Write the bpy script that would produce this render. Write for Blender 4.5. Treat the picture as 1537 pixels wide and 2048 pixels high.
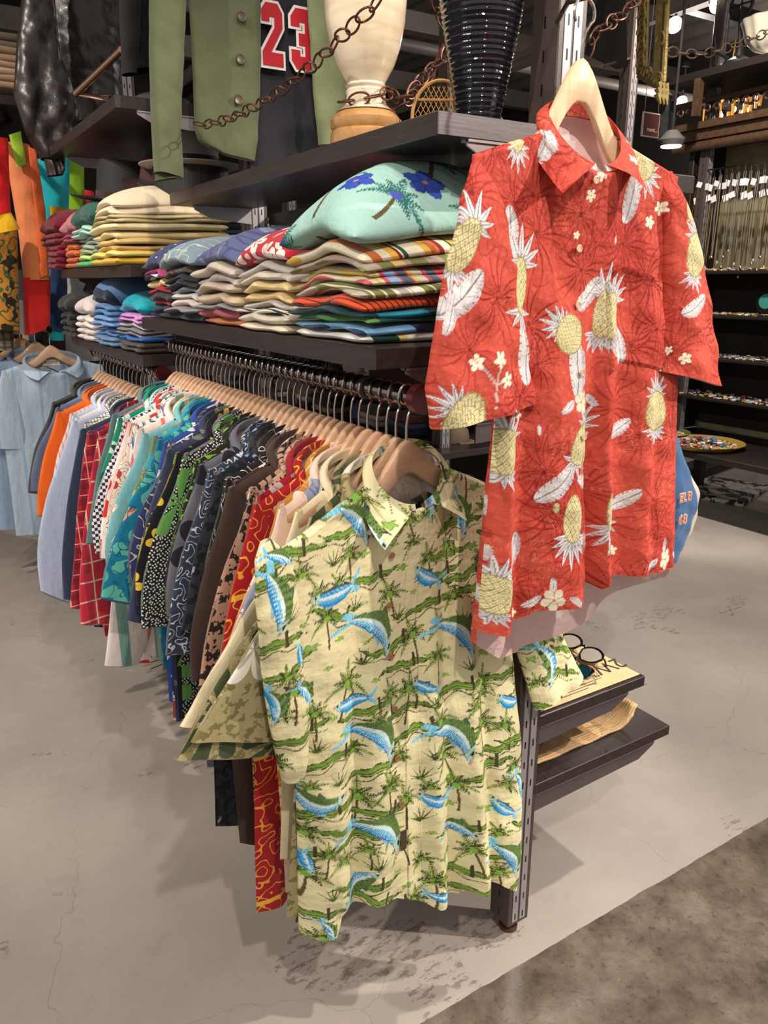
import bpy, math, random
import numpy as np
from mathutils import Vector, Matrix
for _o in list(bpy.data.objects): bpy.data.objects.remove(_o)
SC = bpy.context.scene
COL = SC.collection
PI = math.pi
# ------------------------------------------------------------ camera
AZ, PT, FPX, CH = math.radians(32.0), math.radians(16.6), 1540.0, 1.45
W_, H_ = 1537, 2048
vR = np.array([math.cos(AZ), -math.sin(AZ), 0.0]); vFh = np.array([math.sin(AZ), math.cos(AZ), 0.0]); vZ = np.array([0, 0, 1.0])
vF = vFh*math.cos(PT) - vZ*math.sin(PT); vU = vFh*math.sin(PT) + vZ*math.cos(PT)
CAM = np.array([0, 0, CH])
cd = bpy.data.cameras.new('camera'); cam = bpy.data.objects.new('camera', cd); COL.objects.link(cam)
cd.sensor_width = 36; cd.lens = 36*FPX/H_; cd.clip_start = 0.05; cd.clip_end = 60
cam.matrix_world = Matrix([[vR[0], vU[0], -vF[0], 0], [vR[1], vU[1], -vF[1], 0], [vR[2], vU[2], -vF[2], CH], [0, 0, 0, 1]])
SC.camera = cam
def ray(px, py):
    return vR*(px - W_/2) + vU*(H_/2 - py) + vF*FPX
def at(px, py, X=None, Y=None, Z=None):
    d = ray(px, py)
    s = X/d[0] if X is not None else (Y/d[1] if Y is not None else (Z - CH)/d[2])
    return CAM + d*s
# ------------------------------------------------------------ world, lights, exposure
SC.view_settings.view_transform = 'Standard'; SC.view_settings.look = 'None'
SC.view_settings.gamma = 1; SC.view_settings.use_curve_mapping = False
SC.view_settings.exposure = 0.1
wd = bpy.data.worlds.new('world'); SC.world = wd; wd.use_nodes = True
wd.node_tree.nodes['Background'].inputs[0].default_value = (1.0, 0.93, 0.87, 1)
wd.node_tree.nodes['Background'].inputs[1].default_value = 0.60
def spot(name, loc, target, power, ang=70, size=0.05, color=(1, 0.90, 0.80), blend=0.35):
    l = bpy.data.lights.new(name, 'SPOT'); l.energy = power; l.spot_size = math.radians(ang); l.shadow_soft_size = size
    l.color = color; l.spot_blend = blend
    o = bpy.data.objects.new(name, l); COL.objects.link(o); o.location = loc
    o.rotation_euler = (Vector(target) - Vector(loc)).to_track_quat('-Z', 'Y').to_euler(); return o
spot('spot_right', (3.1, -0.6, 3.2), (1.0, 1.0, 1.25), 430, 50, 0.03)
spot('spot_front', (0.0, -1.1, 3.4), (0.75, 1.2, 0.7), 190, 64, 0.04)
spot('spot_aisle', (-1.5, 1.0, 3.3), (0.55, 1.9, 0.8), 160, 75, 0.045)
spot('spot_aisle_far', (-1.2, 2.9, 3.3), (0.5, 3.6, 0.9), 190, 75, 0.045)
spot('spot_floor', (2.9, 0.4, 3.4), (2.3, 2.0, 0), 330, 70, 0.04)
spot('spot_far_right', (3.0, 2.2, 3.3), (4.6, 3.2, 1.2), 300, 70, 0.05)
spot('spot_upper', (0.3, 0.6, 3.4), (0.9, 1.9, 1.9), 50, 60, 0.03)

# ------------------------------------------------------------ helpers
def lin(h):
    if isinstance(h, str):
        h = h.lstrip('#'); c = [int(h[i:i+2], 16)/255 for i in (0, 2, 4)]
    else: c = list(h)
    return tuple((x/12.92 if x <= 0.04045 else ((x+0.055)/1.055)**2.4) for x in c)
def tag(o, label=None, cat=None, group=None, kind=None):
    if label: o['label'] = label
    if cat: o['category'] = cat
    if group: o['group'] = group
    if kind: o['kind'] = kind
    return o
def thing(name, label, cat, loc=(0, 0, 0), rz=0.0, group=None):
    o = bpy.data.objects.new(name, None); COL.objects.link(o); o.location = loc; o.rotation_euler = (0, 0, rz)
    o.empty_display_size = 0.05
    return tag(o, label, cat, group)
def raw(name, co, faces, mat, parent=None, smooth=True, loc=None, uv=None, col=None, rot=None):
    me = bpy.data.meshes.new(name)
    co = np.asarray(co, dtype=np.float64)
    me.from_pydata(co.tolist() if not isinstance(faces, np.ndarray) else [], [], faces if not isinstance(faces, np.ndarray) else [])
    if isinstance(faces, np.ndarray):
        n = len(faces)
        me.vertices.add(len(co)); me.vertices.foreach_set('co', co.ravel())
        me.loops.add(n*4); me.loops.foreach_set('vertex_index', faces.ravel().astype(np.int32))
        me.polygons.add(n); me.polygons.foreach_set('loop_start', np.arange(0, n*4, 4, dtype=np.int32))
        me.update(calc_edges=True)
    me.validate()
    if uv is not None:
        li = np.empty(len(me.loops), np.int32); me.loops.foreach_get('vertex_index', li)
        l = me.uv_layers.new(name='UVMap'); l.data.foreach_set('uv', np.asarray(uv, np.float32)[li].ravel())
    if col is not None:
        a = me.color_attributes.new(name='Col', type='FLOAT_COLOR', domain='POINT')
        c4 = np.ones((len(co), 4), np.float32); c4[:, :3] = col; a.data.foreach_set('color', c4.ravel())
    if smooth: me.polygons.foreach_set('use_smooth', np.ones(len(me.polygons), bool))
    if mat is not None:
        for m in (mat if isinstance(mat, (list, tuple)) else [mat]): me.materials.append(m)
    o = bpy.data.objects.new(name, me); COL.objects.link(o)
    if parent is not None: o.parent = parent
    if loc is not None: o.location = loc
    if rot is not None: o.rotation_euler = rot
    return o
class MB:
    """collects shapes for one mesh"""
    def __init__(s): s.v = []; s.f = []
    def add(s, v, f, M=None):
        n = len(s.v)
        if M is not None: v = [tuple(M @ Vector(p)) for p in v]
        s.v += [tuple(p) for p in v]; s.f += [tuple(i+n for i in q) for q in f]; return s
    def box(s, a, b, M=None, bev=0.0):
        x0, y0, z0 = a; x1, y1, z1 = b
        if bev <= 0:
            v = [(x, y, z) for z in (z0, z1) for y in (y0, y1) for x in (x0, x1)]
            return s.add(v, [(0, 2, 3, 1), (4, 5, 7, 6), (0, 1, 5, 4), (2, 6, 7, 3), (0, 4, 6, 2), (1, 3, 7, 5)], M)
        c = bev; v = []; 
        def ring(z, k): return [(x0+k+c, y0+k, z), (x1-k-c, y0+k, z), (x1-k, y0+k+c, z), (x1-k, y1-k-c, z), (x1-k-c, y1-k, z), (x0+k+c, y1-k, z), (x0+k, y1-k-c, z), (x0+k, y0+k+c, z)]
        v = ring(z0, c) + ring(z0+c, 0) + ring(z1-c, 0) + ring(z1, c); f = [tuple(range(7, -1, -1)), tuple(range(24, 32))]
        for r in range(3):
            for i in range(8): f.append((r*8+i, r*8+(i+1) % 8, (r+1)*8+(i+1) % 8, (r+1)*8+i))
        return s.add(v, f, M)
    def tube(s, pts, r, n=8, closed=False, caps=True):
        pts = [Vector(p) for p in pts]; N = len(pts); base = len(s.v); rs = r if isinstance(r, (list, tuple)) else [r]*N
        up = None
        for i in range(N):
            a = pts[(i-1) % N] if (closed or i > 0) else pts[0]; b = pts[(i+1) % N] if (closed or i < N-1) else pts[-1]
            t = (b-a).normalized()
            if up is None: up = t.orthogonal().normalized()
            up = (up - t*up.dot(t));
            if up.length < 1e-6: up = t.orthogonal()
            up.normalize(); w = t.cross(up)
            for k in range(n):
                a_ = 2*PI*k/n; s.v.append(tuple(pts[i] + (up*math.cos(a_) + w*math.sin(a_))*rs[i]))
        for i in range(N if closed else N-1):
            j = (i+1) % N
            for k in range(n): s.f.append((base+i*n+k, base+i*n+(k+1) % n, base+j*n+(k+1) % n, base+j*n+k))
        if caps and not closed:
            s.f.append(tuple(base+k for k in range(n-1, -1, -1))); s.f.append(tuple(base+(N-1)*n+k for k in range(n)))
        return s
    def lathe(s, prof, c=(0, 0, 0), n=32, M=None):
        v = []; f = []
        for (r, z) in prof:
            for k in range(n): a = 2*PI*k/n; v.append((c[0]+r*math.cos(a), c[1]+r*math.sin(a), c[2]+z))
        for i in range(len(prof)-1):
            for k in range(n): f.append((i*n+k, i*n+(k+1) % n, (i+1)*n+(k+1) % n, (i+1)*n+k))
        f.append(tuple(range(n-1, -1, -1))); f.append(tuple((len(prof)-1)*n+k for k in range(n)))
        return s.add(v, f, M)
    def prism(s, poly, h, M=None):
        n = len(poly); v = [(x, y, 0) for x, y in poly] + [(x, y, h) for x, y in poly]
        f = [tuple(range(n-1, -1, -1)), tuple(range(n, 2*n))] + [(i, (i+1) % n, n+(i+1) % n, n+i) for i in range(n)]
        return s.add(v, f, M)
    def build(s, name, mat, parent=None, smooth=False, loc=None, rot=None):
        o = raw(name, s.v, s.f, mat, parent, smooth, loc, rot=rot)
        if smooth:
            try:
                o.data.set_sharp_from_angle(angle=math.radians(40))
            except Exception: pass
        return o
def struct(o): o['kind'] = 'structure'; return o
def copy_tree(o, parent=None):
    c = o.copy(); COL.objects.link(c); c.parent = parent
    for ch in list(o.children): copy_tree(ch, c)
    return c
def grid_faces(nu, nv, off=0, wrap=False, flip=False):
    i = np.arange(nu-1 if not wrap else nu); j = np.arange(nv-1); I, J = np.meshgrid(i, j, indexing='ij'); I = I.ravel(); J = J.ravel(); I2 = (I+1) % nu
    a = off+I*nv+J; b = off+I2*nv+J; c = off+I2*nv+J+1; d = off+I*nv+J+1
    f = np.stack([a, b, c, d], 1)
    return f[:, ::-1].copy() if flip else f
# ------------------------------------------------------------ materials
class NT:
    def __init__(s, name):
        s.m = bpy.data.materials.new(name); s.m.use_nodes = True; s.t = s.m.node_tree; s.n = s.t.nodes; s.b = s.n['Principled BSDF']
    def new(s, typ, **k):
        n = s.n.new(typ)
        for a, v in k.items(): setattr(n, a, v)
        return n
    def setin(s, sock, v):
        if hasattr(v, 'links') or isinstance(v, bpy.types.NodeSocket): s.t.links.new(v, sock)
        else:
            try: sock.default_value = v
            except Exception: sock.default_value = tuple(v) + (1,)
    def math(s, op, *a):
        n = s.n.new('ShaderNodeMath'); n.operation = op
        for i, v in enumerate(a): s.setin(n.inputs[i], v)
        return n.outputs[0]
    def vmath(s, op, *a, out=0):
        n = s.n.new('ShaderNodeVectorMath'); n.operation = op
        for i, v in enumerate(a): s.setin(n.inputs[i], v)
        return n.outputs[out]
    def mix(s, fac, a, b, mode='MIX'):
        n = s.n.new('ShaderNodeMix'); n.data_type = 'RGBA'; n.blend_type = mode
        s.setin(n.inputs[0], fac); s.setin(n.inputs[6], (*a, 1) if isinstance(a, tuple) and len(a) == 3 else a); s.setin(n.inputs[7], (*b, 1) if isinstance(b, tuple) and len(b) == 3 else b)
        return n.outputs[2]
    def noise(s, vec, scale, detail=2, rough=0.5):
        n = s.n.new('ShaderNodeTexNoise'); s.setin(n.inputs['Vector'], vec); n.inputs['Scale'].default_value = scale; n.inputs['Detail'].default_value = detail; n.inputs['Roughness'].default_value = rough
        return n.outputs['Fac']
    def coord(s, which='Object'): return s.new('ShaderNodeTexCoord').outputs[which]
    def mapping(s, vec, loc=(0, 0, 0), rot=(0, 0, 0), sc=(1, 1, 1)):
        n = s.n.new('ShaderNodeMapping'); s.setin(n.inputs[0], vec); n.inputs[1].default_value = loc; n.inputs[2].default_value = rot; n.inputs[3].default_value = sc
        return n.outputs[0]
    def bump(s, h, strength=0.3, dist=0.002):
        n = s.n.new('ShaderNodeBump'); n.inputs['Strength'].default_value = strength; n.inputs['Distance'].default_value = dist; s.setin(n.inputs['Height'], h)
        s.t.links.new(n.outputs[0], s.b.inputs['Normal'])
    def ramp(s, fac, stops):
        n = s.n.new('ShaderNodeValToRGB'); s.setin(n.inputs[0], fac); e = n.color_ramp.elements
        while len(e) < len(stops): e.new(0.5)
        for i, (p, c) in enumerate(stops): e[i].position = p; e[i].color = (*c, 1)
        return n.outputs[0]
_MC = {}
def mat(name, color, rough=0.5, metal=0.0, noise=0.0, nscale=30, bump=0.0, bscale=200, spec=None, emit=None, estr=0, trans=0, stretch=None, coat=0, alpha=1):
    if name in _MC: return _MC[name]
    t = NT(name); c = lin(color); b = t.b
    b.inputs['Roughness'].default_value = rough; b.inputs['Metallic'].default_value = metal
    if spec is not None: b.inputs['Specular IOR Level'].default_value = spec
    if trans: b.inputs['Transmission Weight'].default_value = trans
    if coat: b.inputs['Coat Weight'].default_value = coat; b.inputs['Coat Roughness'].default_value = 0.05
    co = t.coord('Object')
    if stretch: co = t.mapping(co, sc=stretch)
    if noise > 0:
        f = t.noise(co, nscale, 4, 0.6)
        lo = tuple(x*(1-noise) for x in c); hi = tuple(min(1, x*(1+noise)) for x in c)
        t.setin(b.inputs['Base Color'], t.ramp(f, [(0.3, lo), (0.7, hi)]))
    else: b.inputs['Base Color'].default_value = (*c, 1)
    if bump > 0: t.bump(t.noise(co, bscale, 3), bump, 0.002)
    if emit: b.inputs['Emission Color'].default_value = (*lin(emit), 1); b.inputs['Emission Strength'].default_value = estr
    _MC[name] = t.m; return t.m
def printmat(name, base, layers=(), rough=0.85, weave=0.25, inner=True):
    """cloth with printed layers, in metres of cloth (UV)"""
    if name in _MC: return _MC[name]
    t = NT(name); uv = t.coord('UV'); cur = None; base = lin(base)
    nz = t.noise(uv, 60, 3)
    cur = t.mix(nz, tuple(x*0.88 for x in base), tuple(min(1, x*1.08) for x in base))
    for i, L in enumerate(layers):
        kind, colr = L[0], lin(L[1]); seed = i*3.7 + (sum(map(ord, name)) % 97)*0.13
        if kind in ('flower', 'leaf', 'frond', 'dot'):
            sc, size = L[2], L[3]; n = L[4] if len(L) > 4 else 5
            v = t.mapping(uv, loc=(seed, seed*0.7, 0), rot=(0, 0, seed), sc=(sc, sc, sc))
            vo = t.new('ShaderNodeTexVoronoi', voronoi_dimensions='2D'); t.setin(vo.inputs['Vector'], v); vo.inputs['Scale'].default_value = 1; vo.inputs['Randomness'].default_value = 0.60
            d = t.vmath('SUBTRACT', v, vo.outputs['Position']); sp = t.new('ShaderNodeSeparateXYZ'); t.setin(sp.inputs[0], d)
            rnd = t.new('ShaderNodeSeparateColor'); t.setin(rnd.inputs[0], vo.outputs['Color'])
            x, y = sp.outputs[0], sp.outputs[1]
            ang = t.math('ADD', t.math('ARCTAN2', y, x), t.math('MULTIPLY', rnd.outputs[0], 6.28))
            r = t.math('SQRT', t.math('ADD', t.math('MULTIPLY', x, x), t.math('MULTIPLY', y, y)))
            if kind == 'flower':
                thr = t.math('MULTIPLY', t.math('ADD', t.math('MULTIPLY', t.math('POWER', t.math('ABSOLUTE', t.math('COSINE', t.math('MULTIPLY', ang, n/2))), 0.6), 0.75), 0.25), size)
                m = t.math('LESS_THAN', r, thr)
                vein = t.math('LESS_THAN', t.math('ABSOLUTE', t.math('SINE', t.math('MULTIPLY', ang, n/2))), 0.0)
                c2 = lin(L[5]) if len(L) > 5 else tuple(x*0.55 for x in colr)
                inn = t.math('LESS_THAN', r, t.math('MULTIPLY', t.math('POWER', t.math('ABSOLUTE', t.math('COSINE', t.math('MULTIPLY', ang, n/2))), 6.0), size*0.6))
                cc = t.mix(inn, colr, c2)
            elif kind == 'frond':
                thr = t.math('MULTIPLY', t.math('POWER', t.math('ABSOLUTE', t.math('COSINE', t.math('MULTIPLY', ang, n/2))), 0.35), size)
                m = t.math('MULTIPLY', t.math('LESS_THAN', r, thr), t.math('GREATER_THAN', t.math('ABSOLUTE', t.math('COSINE', t.math('MULTIPLY', ang, n/2))), 0.55)); cc = colr
            elif kind == 'leaf':
                ca = t.math('COSINE', ang); sa = t.math('SINE', ang)
                lx = t.math('DIVIDE', t.math('MULTIPLY', r, ca), size); ly = t.math('DIVIDE', t.math('MULTIPLY', r, sa), size*0.42)
                q = t.math('ADD', t.math('ABSOLUTE', t.math('POWER', t.math('ABSOLUTE', lx), 1.6)), t.math('ABSOLUTE', ly))
                m = t.math('LESS_THAN', q, 1.0); rib = t.math('LESS_THAN', t.math('ABSOLUTE', ly), 0.12)
                c2 = lin(L[5]) if len(L) > 5 else tuple(x*0.6 for x in colr)
                cc = t.mix(rib, colr, c2)
            else: m = t.math('LESS_THAN', r, size); cc = colr
            cur = t.mix(m, cur, cc)
        elif kind in ('stripe', 'hstripe'):
            sp = t.new('ShaderNodeSeparateXYZ'); t.setin(sp.inputs[0], uv); ax = sp.outputs[0 if kind == 'stripe' else 1]
            fr = t.math('FRACT', t.math('ADD', t.math('MULTIPLY', ax, L[2]), seed)); m = t.math('LESS_THAN', fr, L[3])
            op = L[4] if len(L) > 4 else 1.0
            cur = t.mix(t.math('MULTIPLY', m, op), cur, colr)
        elif kind == 'check':
            ch = t.new('ShaderNodeTexChecker'); t.setin(ch.inputs[0], uv); ch.inputs['Scale'].default_value = L[2]
            cur = t.mix(ch.outputs['Fac'], cur, colr)
        elif kind == 'blob':
            n_ = t.noise(t.mapping(uv, loc=(seed, 0, 0)), L[2], 2.5, 0.55); m = t.math('GREATER_THAN', n_, L[3]); cur = t.mix(m, cur, colr)
        elif kind == 'swirl':
            n_ = t.noise(t.mapping(uv, loc=(seed, 0, 0)), L[2], 1.5, 0.4)
            m = t.math('LESS_THAN', t.math('FRACT', t.math('MULTIPLY', n_, L[3])), L[4] if len(L) > 4 else 0.3); cur = t.mix(m, cur, colr)
    if inner:
        g = t.new('ShaderNodeNewGeometry'); cur = t.mix(t.math('MULTIPLY', g.outputs['Backfacing'], 0.45), cur, (0.6, 0.56, 0.52))
    t.setin(t.b.inputs['Base Color'], cur); t.b.inputs['Roughness'].default_value = rough; t.b.inputs['Specular IOR Level'].default_value = 0.25
    t.b.inputs['Sheen Weight'].default_value = 0.15
    b2 = t.new('ShaderNodeBump'); b2.inputs['Strength'].default_value = .45; b2.inputs['Distance'].default_value = .010; t.setin(b2.inputs['Height'], t.noise(t.mapping(uv, sc=(1.6, .6, 1)), 18, 3, .55))
    b1 = t.new('ShaderNodeBump'); b1.inputs['Strength'].default_value = weave; b1.inputs['Distance'].default_value = .0012; t.setin(b1.inputs['Height'], t.noise(uv, 350, 3)); t.t.links.new(b2.outputs[0], b1.inputs['Normal']); t.t.links.new(b1.outputs[0], t.b.inputs['Normal'])
    _MC[name] = t.m; return t.m
def vcolmat(name, rough=0.8):
    t = NT(name); a = t.new('ShaderNodeAttribute', attribute_name='Col'); uv = t.coord('UV'); g = t.new('ShaderNodeNewGeometry')
    c = t.mix(t.math('MULTIPLY', g.outputs['Backfacing'], 0.70), a.outputs['Color'], (0.88, 0.72, 0.68))
    t.setin(t.b.inputs['Base Color'], c); t.b.inputs['Roughness'].default_value = rough; t.b.inputs['Specular IOR Level'].default_value = 0.25
    w = t.math('ADD', t.noise(t.mapping(uv, sc=(1, 0.25, 1)), 900, 2), t.noise(uv, 120, 3)); b2 = t.new('ShaderNodeBump'); b2.inputs['Strength'].default_value = .55; b2.inputs['Distance'].default_value = .012; t.setin(b2.inputs['Height'], t.math('ADD', t.noise(t.mapping(uv, sc=(1.6, .7, 1)), 16, 3, .55), t.math('MULTIPLY', t.noise(t.mapping(uv, rot=(0, 0, .6), sc=(1, 2.2, 1)), 30, 2), .35)))
    b1 = t.new('ShaderNodeBump'); b1.inputs['Strength'].default_value = .35; b1.inputs['Distance'].default_value = .0012; t.setin(b1.inputs['Height'], w); t.t.links.new(b2.outputs[0], b1.inputs['Normal']); t.t.links.new(b1.outputs[0], t.b.inputs['Normal'])
    return t.m
M_STEEL = mat('brown_painted_steel', '#4d423e', 0.42, 0.25, 0.06, 20, 0.05, 300)
M_GREYSTEEL = mat('light_painted_steel', '#a8a3a6', 0.35, 0.5, 0.05, 20)
M_SLOT = mat('slot_dark', '#0c0a0a', 0.9)
M_BOARD = mat('dark_stained_wood', '#2f2623', 0.33, 0, 0.30, 8, 0.10, 60, stretch=(14, 1, 14))
M_BOARDX = mat('dark_stained_wood_end', '#6a6264', 0.4, 0, 0.25, 10, 0.12, 60, stretch=(1, 8, 30))
M_CHROME = mat('dark_chrome', '#857d79', 0.10, 1.0)
M_HOOK = mat('hook_steel', '#a99f98', 0.22, 1.0)
M_BLACK = mat('black_paint', '#141212', 0.5)
def woodmat(name, c1, c2, rough=0.38):
    t = NT(name); co = t.mapping(t.coord('Object'), sc=(3, 30, 34)); n = t.noise(co, 3, 5, 0.55)
    info = t.new('ShaderNodeObjectInfo'); r = info.outputs['Random']
    c = t.ramp(n, [(0.25, lin(c1)), (0.75, lin(c2))]); c = t.mix(t.math('MULTIPLY', r, 0.25), c, lin('#c98f62'))
    t.setin(t.b.inputs['Base Color'], c); t.b.inputs['Roughness'].default_value = rough; t.b.inputs['Coat Weight'].default_value = 0.15
    return t.m
M_WOOD = woodmat('hanger_beech', '#c9a081', '#dcb999'); M_MAPLE = woodmat('hanger_maple', '#e6c79c', '#f2dcb8')
# ------------------------------------------------------------ setting: floor, ceiling, walls
def floor_mat():
    t = NT('concrete_floor'); co = t.coord('Object'); sp = t.new('ShaderNodeSeparateXYZ'); t.setin(sp.inputs[0], co)
    warp = t.noise(co, 1.6, 4); n1 = t.noise(co, 0.9, 6, 0.6); n2 = t.noise(co, 9, 5, 0.65); n3 = t.noise(co, 45, 4, 0.7)
    base = t.ramp(n1, [(0.3, lin('#8f867f')), (0.7, lin('#b3a99f'))])
    base = t.mix(t.math('MULTIPLY', t.math('LESS_THAN', n2, 0.40), 0.13), base, lin('#8d7f78'))
    # stains
    st = t.math('MULTIPLY', t.math('GREATER_THAN', t.noise(t.mapping(co, loc=(3.3, 1.2, 0)), 2.3, 2), 0.62), t.math('GREATER_THAN', t.noise(t.mapping(co, sc=(1, 2.5, 1)), 26, 5, 0.75), 0.545))
    base = t.mix(t.math('MULTIPLY', st, 0.6), base, lin('#6a4f47'))
    # cracks
    nn = t.new('ShaderNodeTexNoise'); t.setin(nn.inputs['Vector'], co); nn.inputs['Scale'].default_value = 2.2; nn.inputs['Detail'].default_value = 5
    off = t.vmath('MULTIPLY', t.vmath('SUBTRACT', nn.outputs['Color'], (0.5, 0.5, 0.5)), (0.5, 0.5, 0.0))
    vo = t.new('ShaderNodeTexVoronoi', feature='DISTANCE_TO_EDGE', voronoi_dimensions='2D'); t.setin(vo.inputs['Vector'], t.vmath('ADD', co, off)); vo.inputs['Scale'].default_value = 1.35
    cr = t.math('LESS_THAN', vo.outputs['Distance'], 0.0018)
    base = t.mix(t.math('MULTIPLY', cr, 0.28), base, lin('#6b5d57'))
    # polished dark aisle in front of the unit
    dark = t.ramp(t.noise(co, 5, 9, 0.72), [(0.36, lin('#4a4038')), (0.5, lin('#655a4f')), (0.66, lin('#7f7567'))])
    dark = t.mix(t.math('MULTIPLY', t.math('GREATER_THAN', t.noise(co, 42, 6, 0.8), 0.585), 0.45), dark, lin('#352b25'))
    edge = t.math('LESS_THAN', t.math('ADD', sp.outputs[1], t.math('MULTIPLY', t.math('SUBTRACT', t.noise(co, 12, 3), 0.5), 0.010)), 0.985)
    c = t.mix(edge, base, dark); t.setin(t.b.inputs['Base Color'], c)
    t.setin(t.b.inputs['Roughness'], t.math('ADD', t.math('MULTIPLY', t.math('SUBTRACT', 1.0, edge), 0.32), t.math('MULTIPLY', n3, 0.36)))
    t.bump(t.math('ADD', n3, t.math('MULTIPLY', n2, 2)), 0.12, 0.003)
    return t.m
struct(MB().box((-6, -3, -0.05), (9, 14, 0)).build('floor', floor_mat()))
M_WALL = mat('dark_wall_paint', '#2b2420', 0.8, 0, 0.2, 3)
M_ROOF = mat('corrugated_roof', '#8a837c', 0.6, 0.3, 0.15, 4)
struct(MB().box((-3.6, 11.0, 0), (9, 11.1, 5.2)).build('wall_back', M_WALL))
struct(MB().box((8.0, -3, 0), (8.1, 11, 5.2)).build('wall_right', M_WALL))
# barrel roof of corrugated sheets
nu, nv = 420, 24
u = np.linspace(-3.6, 8.0, nu); v = np.linspace(2.2, 11.0, nv); U, V = np.meshgrid(u, v, indexing='ij')
Zr = 5.1 - 0.045*(U-2.5)**2*0.9 + 0.03*np.sin(V*2*PI/0.6)*0
V2 = V
co = np.stack([U, V2, Zr + 0.035*np.sin(U*2*PI/0.19)], -1).reshape(-1, 3)
struct(raw('ceiling', co, grid_faces(nu, nv, flip=True), M_ROOF))
M_BEAM = mat('roof_steel', '#857d77', 0.55, 0.3, 0.1, 5); M_DBEAM = mat('dark_beam', '#221d1b', 0.5, 0.2, 0.1, 5)
k = 1
for (a, b, w, h, m) in [((-3, 4.6, 3.55), (8, 4.6, 3.55), .10, .12, M_DBEAM), ((-3, 6.6, 3.7), (8, 6.6, 3.7), .12, .16, M_BEAM), ((-3, 8.8, 3.8), (8, 8.8, 3.8), .12, .2, M_BEAM),
                        ((3.2, 2.4, 3.5), (3.2, 10.9, 3.5), .07, .09, M_DBEAM), ((5.4, 2.4, 3.45), (5.4, 10.9, 3.45), .10, .12, M_BEAM), ((1.4, 2.6, 3.5), (1.4, 10.9, 3.5), .06, .06, M_DBEAM), ((-0.6, 2.6, 3.3), (-0.6, 10.9, 3.3), .06, .06, M_DBEAM)]:
    if a[1] == b[1]: bb = MB().box((a[0], a[1]-w/2, a[2]-h/2), (b[0], b[1]+w/2, b[2]+h/2))
    else: bb = MB().box((a[0]-w/2, a[1], a[2]-h/2), (b[0]+w/2, b[1], b[2]+h/2))
    struct(bb.build('trim_%d' % k, m)); k += 1
for (x, z, r) in [(2.4, 3.25, .05), (4.4, 3.1, .04)]:
    struct(MB().tube([(x, 2.6, z), (x+.4, 10.9, z)], r, 12).build('trim_%d' % k, M_BEAM, smooth=True)); k += 1
struct(MB().tube([(-3, 5.6, 3.2), (8, 5.6, 3.2)], .045, 12).build('trim_%d' % k, M_BEAM, smooth=True))

# ------------------------------------------------------------ shelving uprights, boards, rails
def slotmat(name, c, f0=20.0):
    t = NT(name); sp = t.new('ShaderNodeSeparateXYZ'); t.setin(sp.inputs[0], t.coord('Object'))
    m = t.math('LESS_THAN', t.math('FRACT', t.math('MULTIPLY', sp.outputs[2], f0)), 0.34); ax = t.math('FRACT', t.math('MULTIPLY', t.math('ADD', t.math('ABSOLUTE', sp.outputs[0]), 0.0), 62.5))
    m = t.math('MULTIPLY', m, t.math('MULTIPLY', t.math('GREATER_THAN', t.math('ABSOLUTE', t.math('SUBTRACT', t.math('ABSOLUTE', sp.outputs[0]), 0.011)), -1.0), t.math('LESS_THAN', t.math('ABSOLUTE', t.math('SUBTRACT', t.math('ABSOLUTE', sp.outputs[0]), 0.011)), 0.002)))
    t.setin(t.b.inputs['Base Color'], t.mix(m, lin(c), lin('#0b0909'))); t.b.inputs['Roughness'].default_value = .38; t.b.inputs['Metallic'].default_value = .45
    return t.m
M_SLOTFACE = slotmat('slotted_light_steel', '#a8a3a6')
def slotside():
    t = NT('slotted_brown_steel'); sp = t.new('ShaderNodeSeparateXYZ'); t.setin(sp.inputs[0], t.coord('Object'))
    m = t.math('MULTIPLY', t.math('LESS_THAN', t.math('FRACT', t.math('MULTIPLY', sp.outputs[2], 20.0)), 0.36), t.math('LESS_THAN', t.math('ABSOLUTE', sp.outputs[1]), 0.0022))
    t.setin(t.b.inputs['Base Color'], t.mix(m, lin('#4d423e'), lin('#0b0909'))); t.b.inputs['Roughness'].default_value = .4; t.b.inputs['Metallic'].default_value = .3; return t.m
M_SLOTSIDE = slotside()
def upright(x, y, h, label, w=0.032, d=0.062, face=None, group=None, foot=True, yface=True):
    t = thing('shelf_upright', label, 'shelf post', (x, y, 0), 0, group)
    z0 = 0.035 if foot else 0
    b = MB().box((-d/2, -w, z0), (d/2, w, h), bev=0.002).build('post_channel', M_STEEL, t)
    MB().box((-d/2+.012, -w-.0012, z0+.01), (-d/2+.028, -w+.002, h)).box((d/2-.028, -w-.0012, z0+.01), (d/2-.012, -w+.002, h)).build('slot_face', face or M_SLOTFACE, t)
    MB().box((-d/2-.0008, -.006, z0+.01), (-d/2+.002, .006, h)).build('slot_strip', M_SLOTSIDE, t)
    if foot: MB().lathe([(0.022, 0), (0.022, .010), (.007, .014), (.007, .036)], n=20).build('adjustable_foot', mat('foot_brown', '#5b3b30', .4, .3), t, smooth=True)
    return t
PX, PY = 1.02, 1.05
upright(PX, PY+.032, 3.3, 'brown slotted steel post standing at the near end of the shelving, foot on the floor')
upright(PX, 2.40, 3.3, 'brown slotted steel post behind the folded knits at the middle of the unit')
upright(PX, 3.75, 3.3, 'brown slotted steel post at the far end of the shelving beside the bright hanging shirts')
M_BRK = mat('bracket_steel', '#6b6163', .32, .55, .05, 20)
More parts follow.
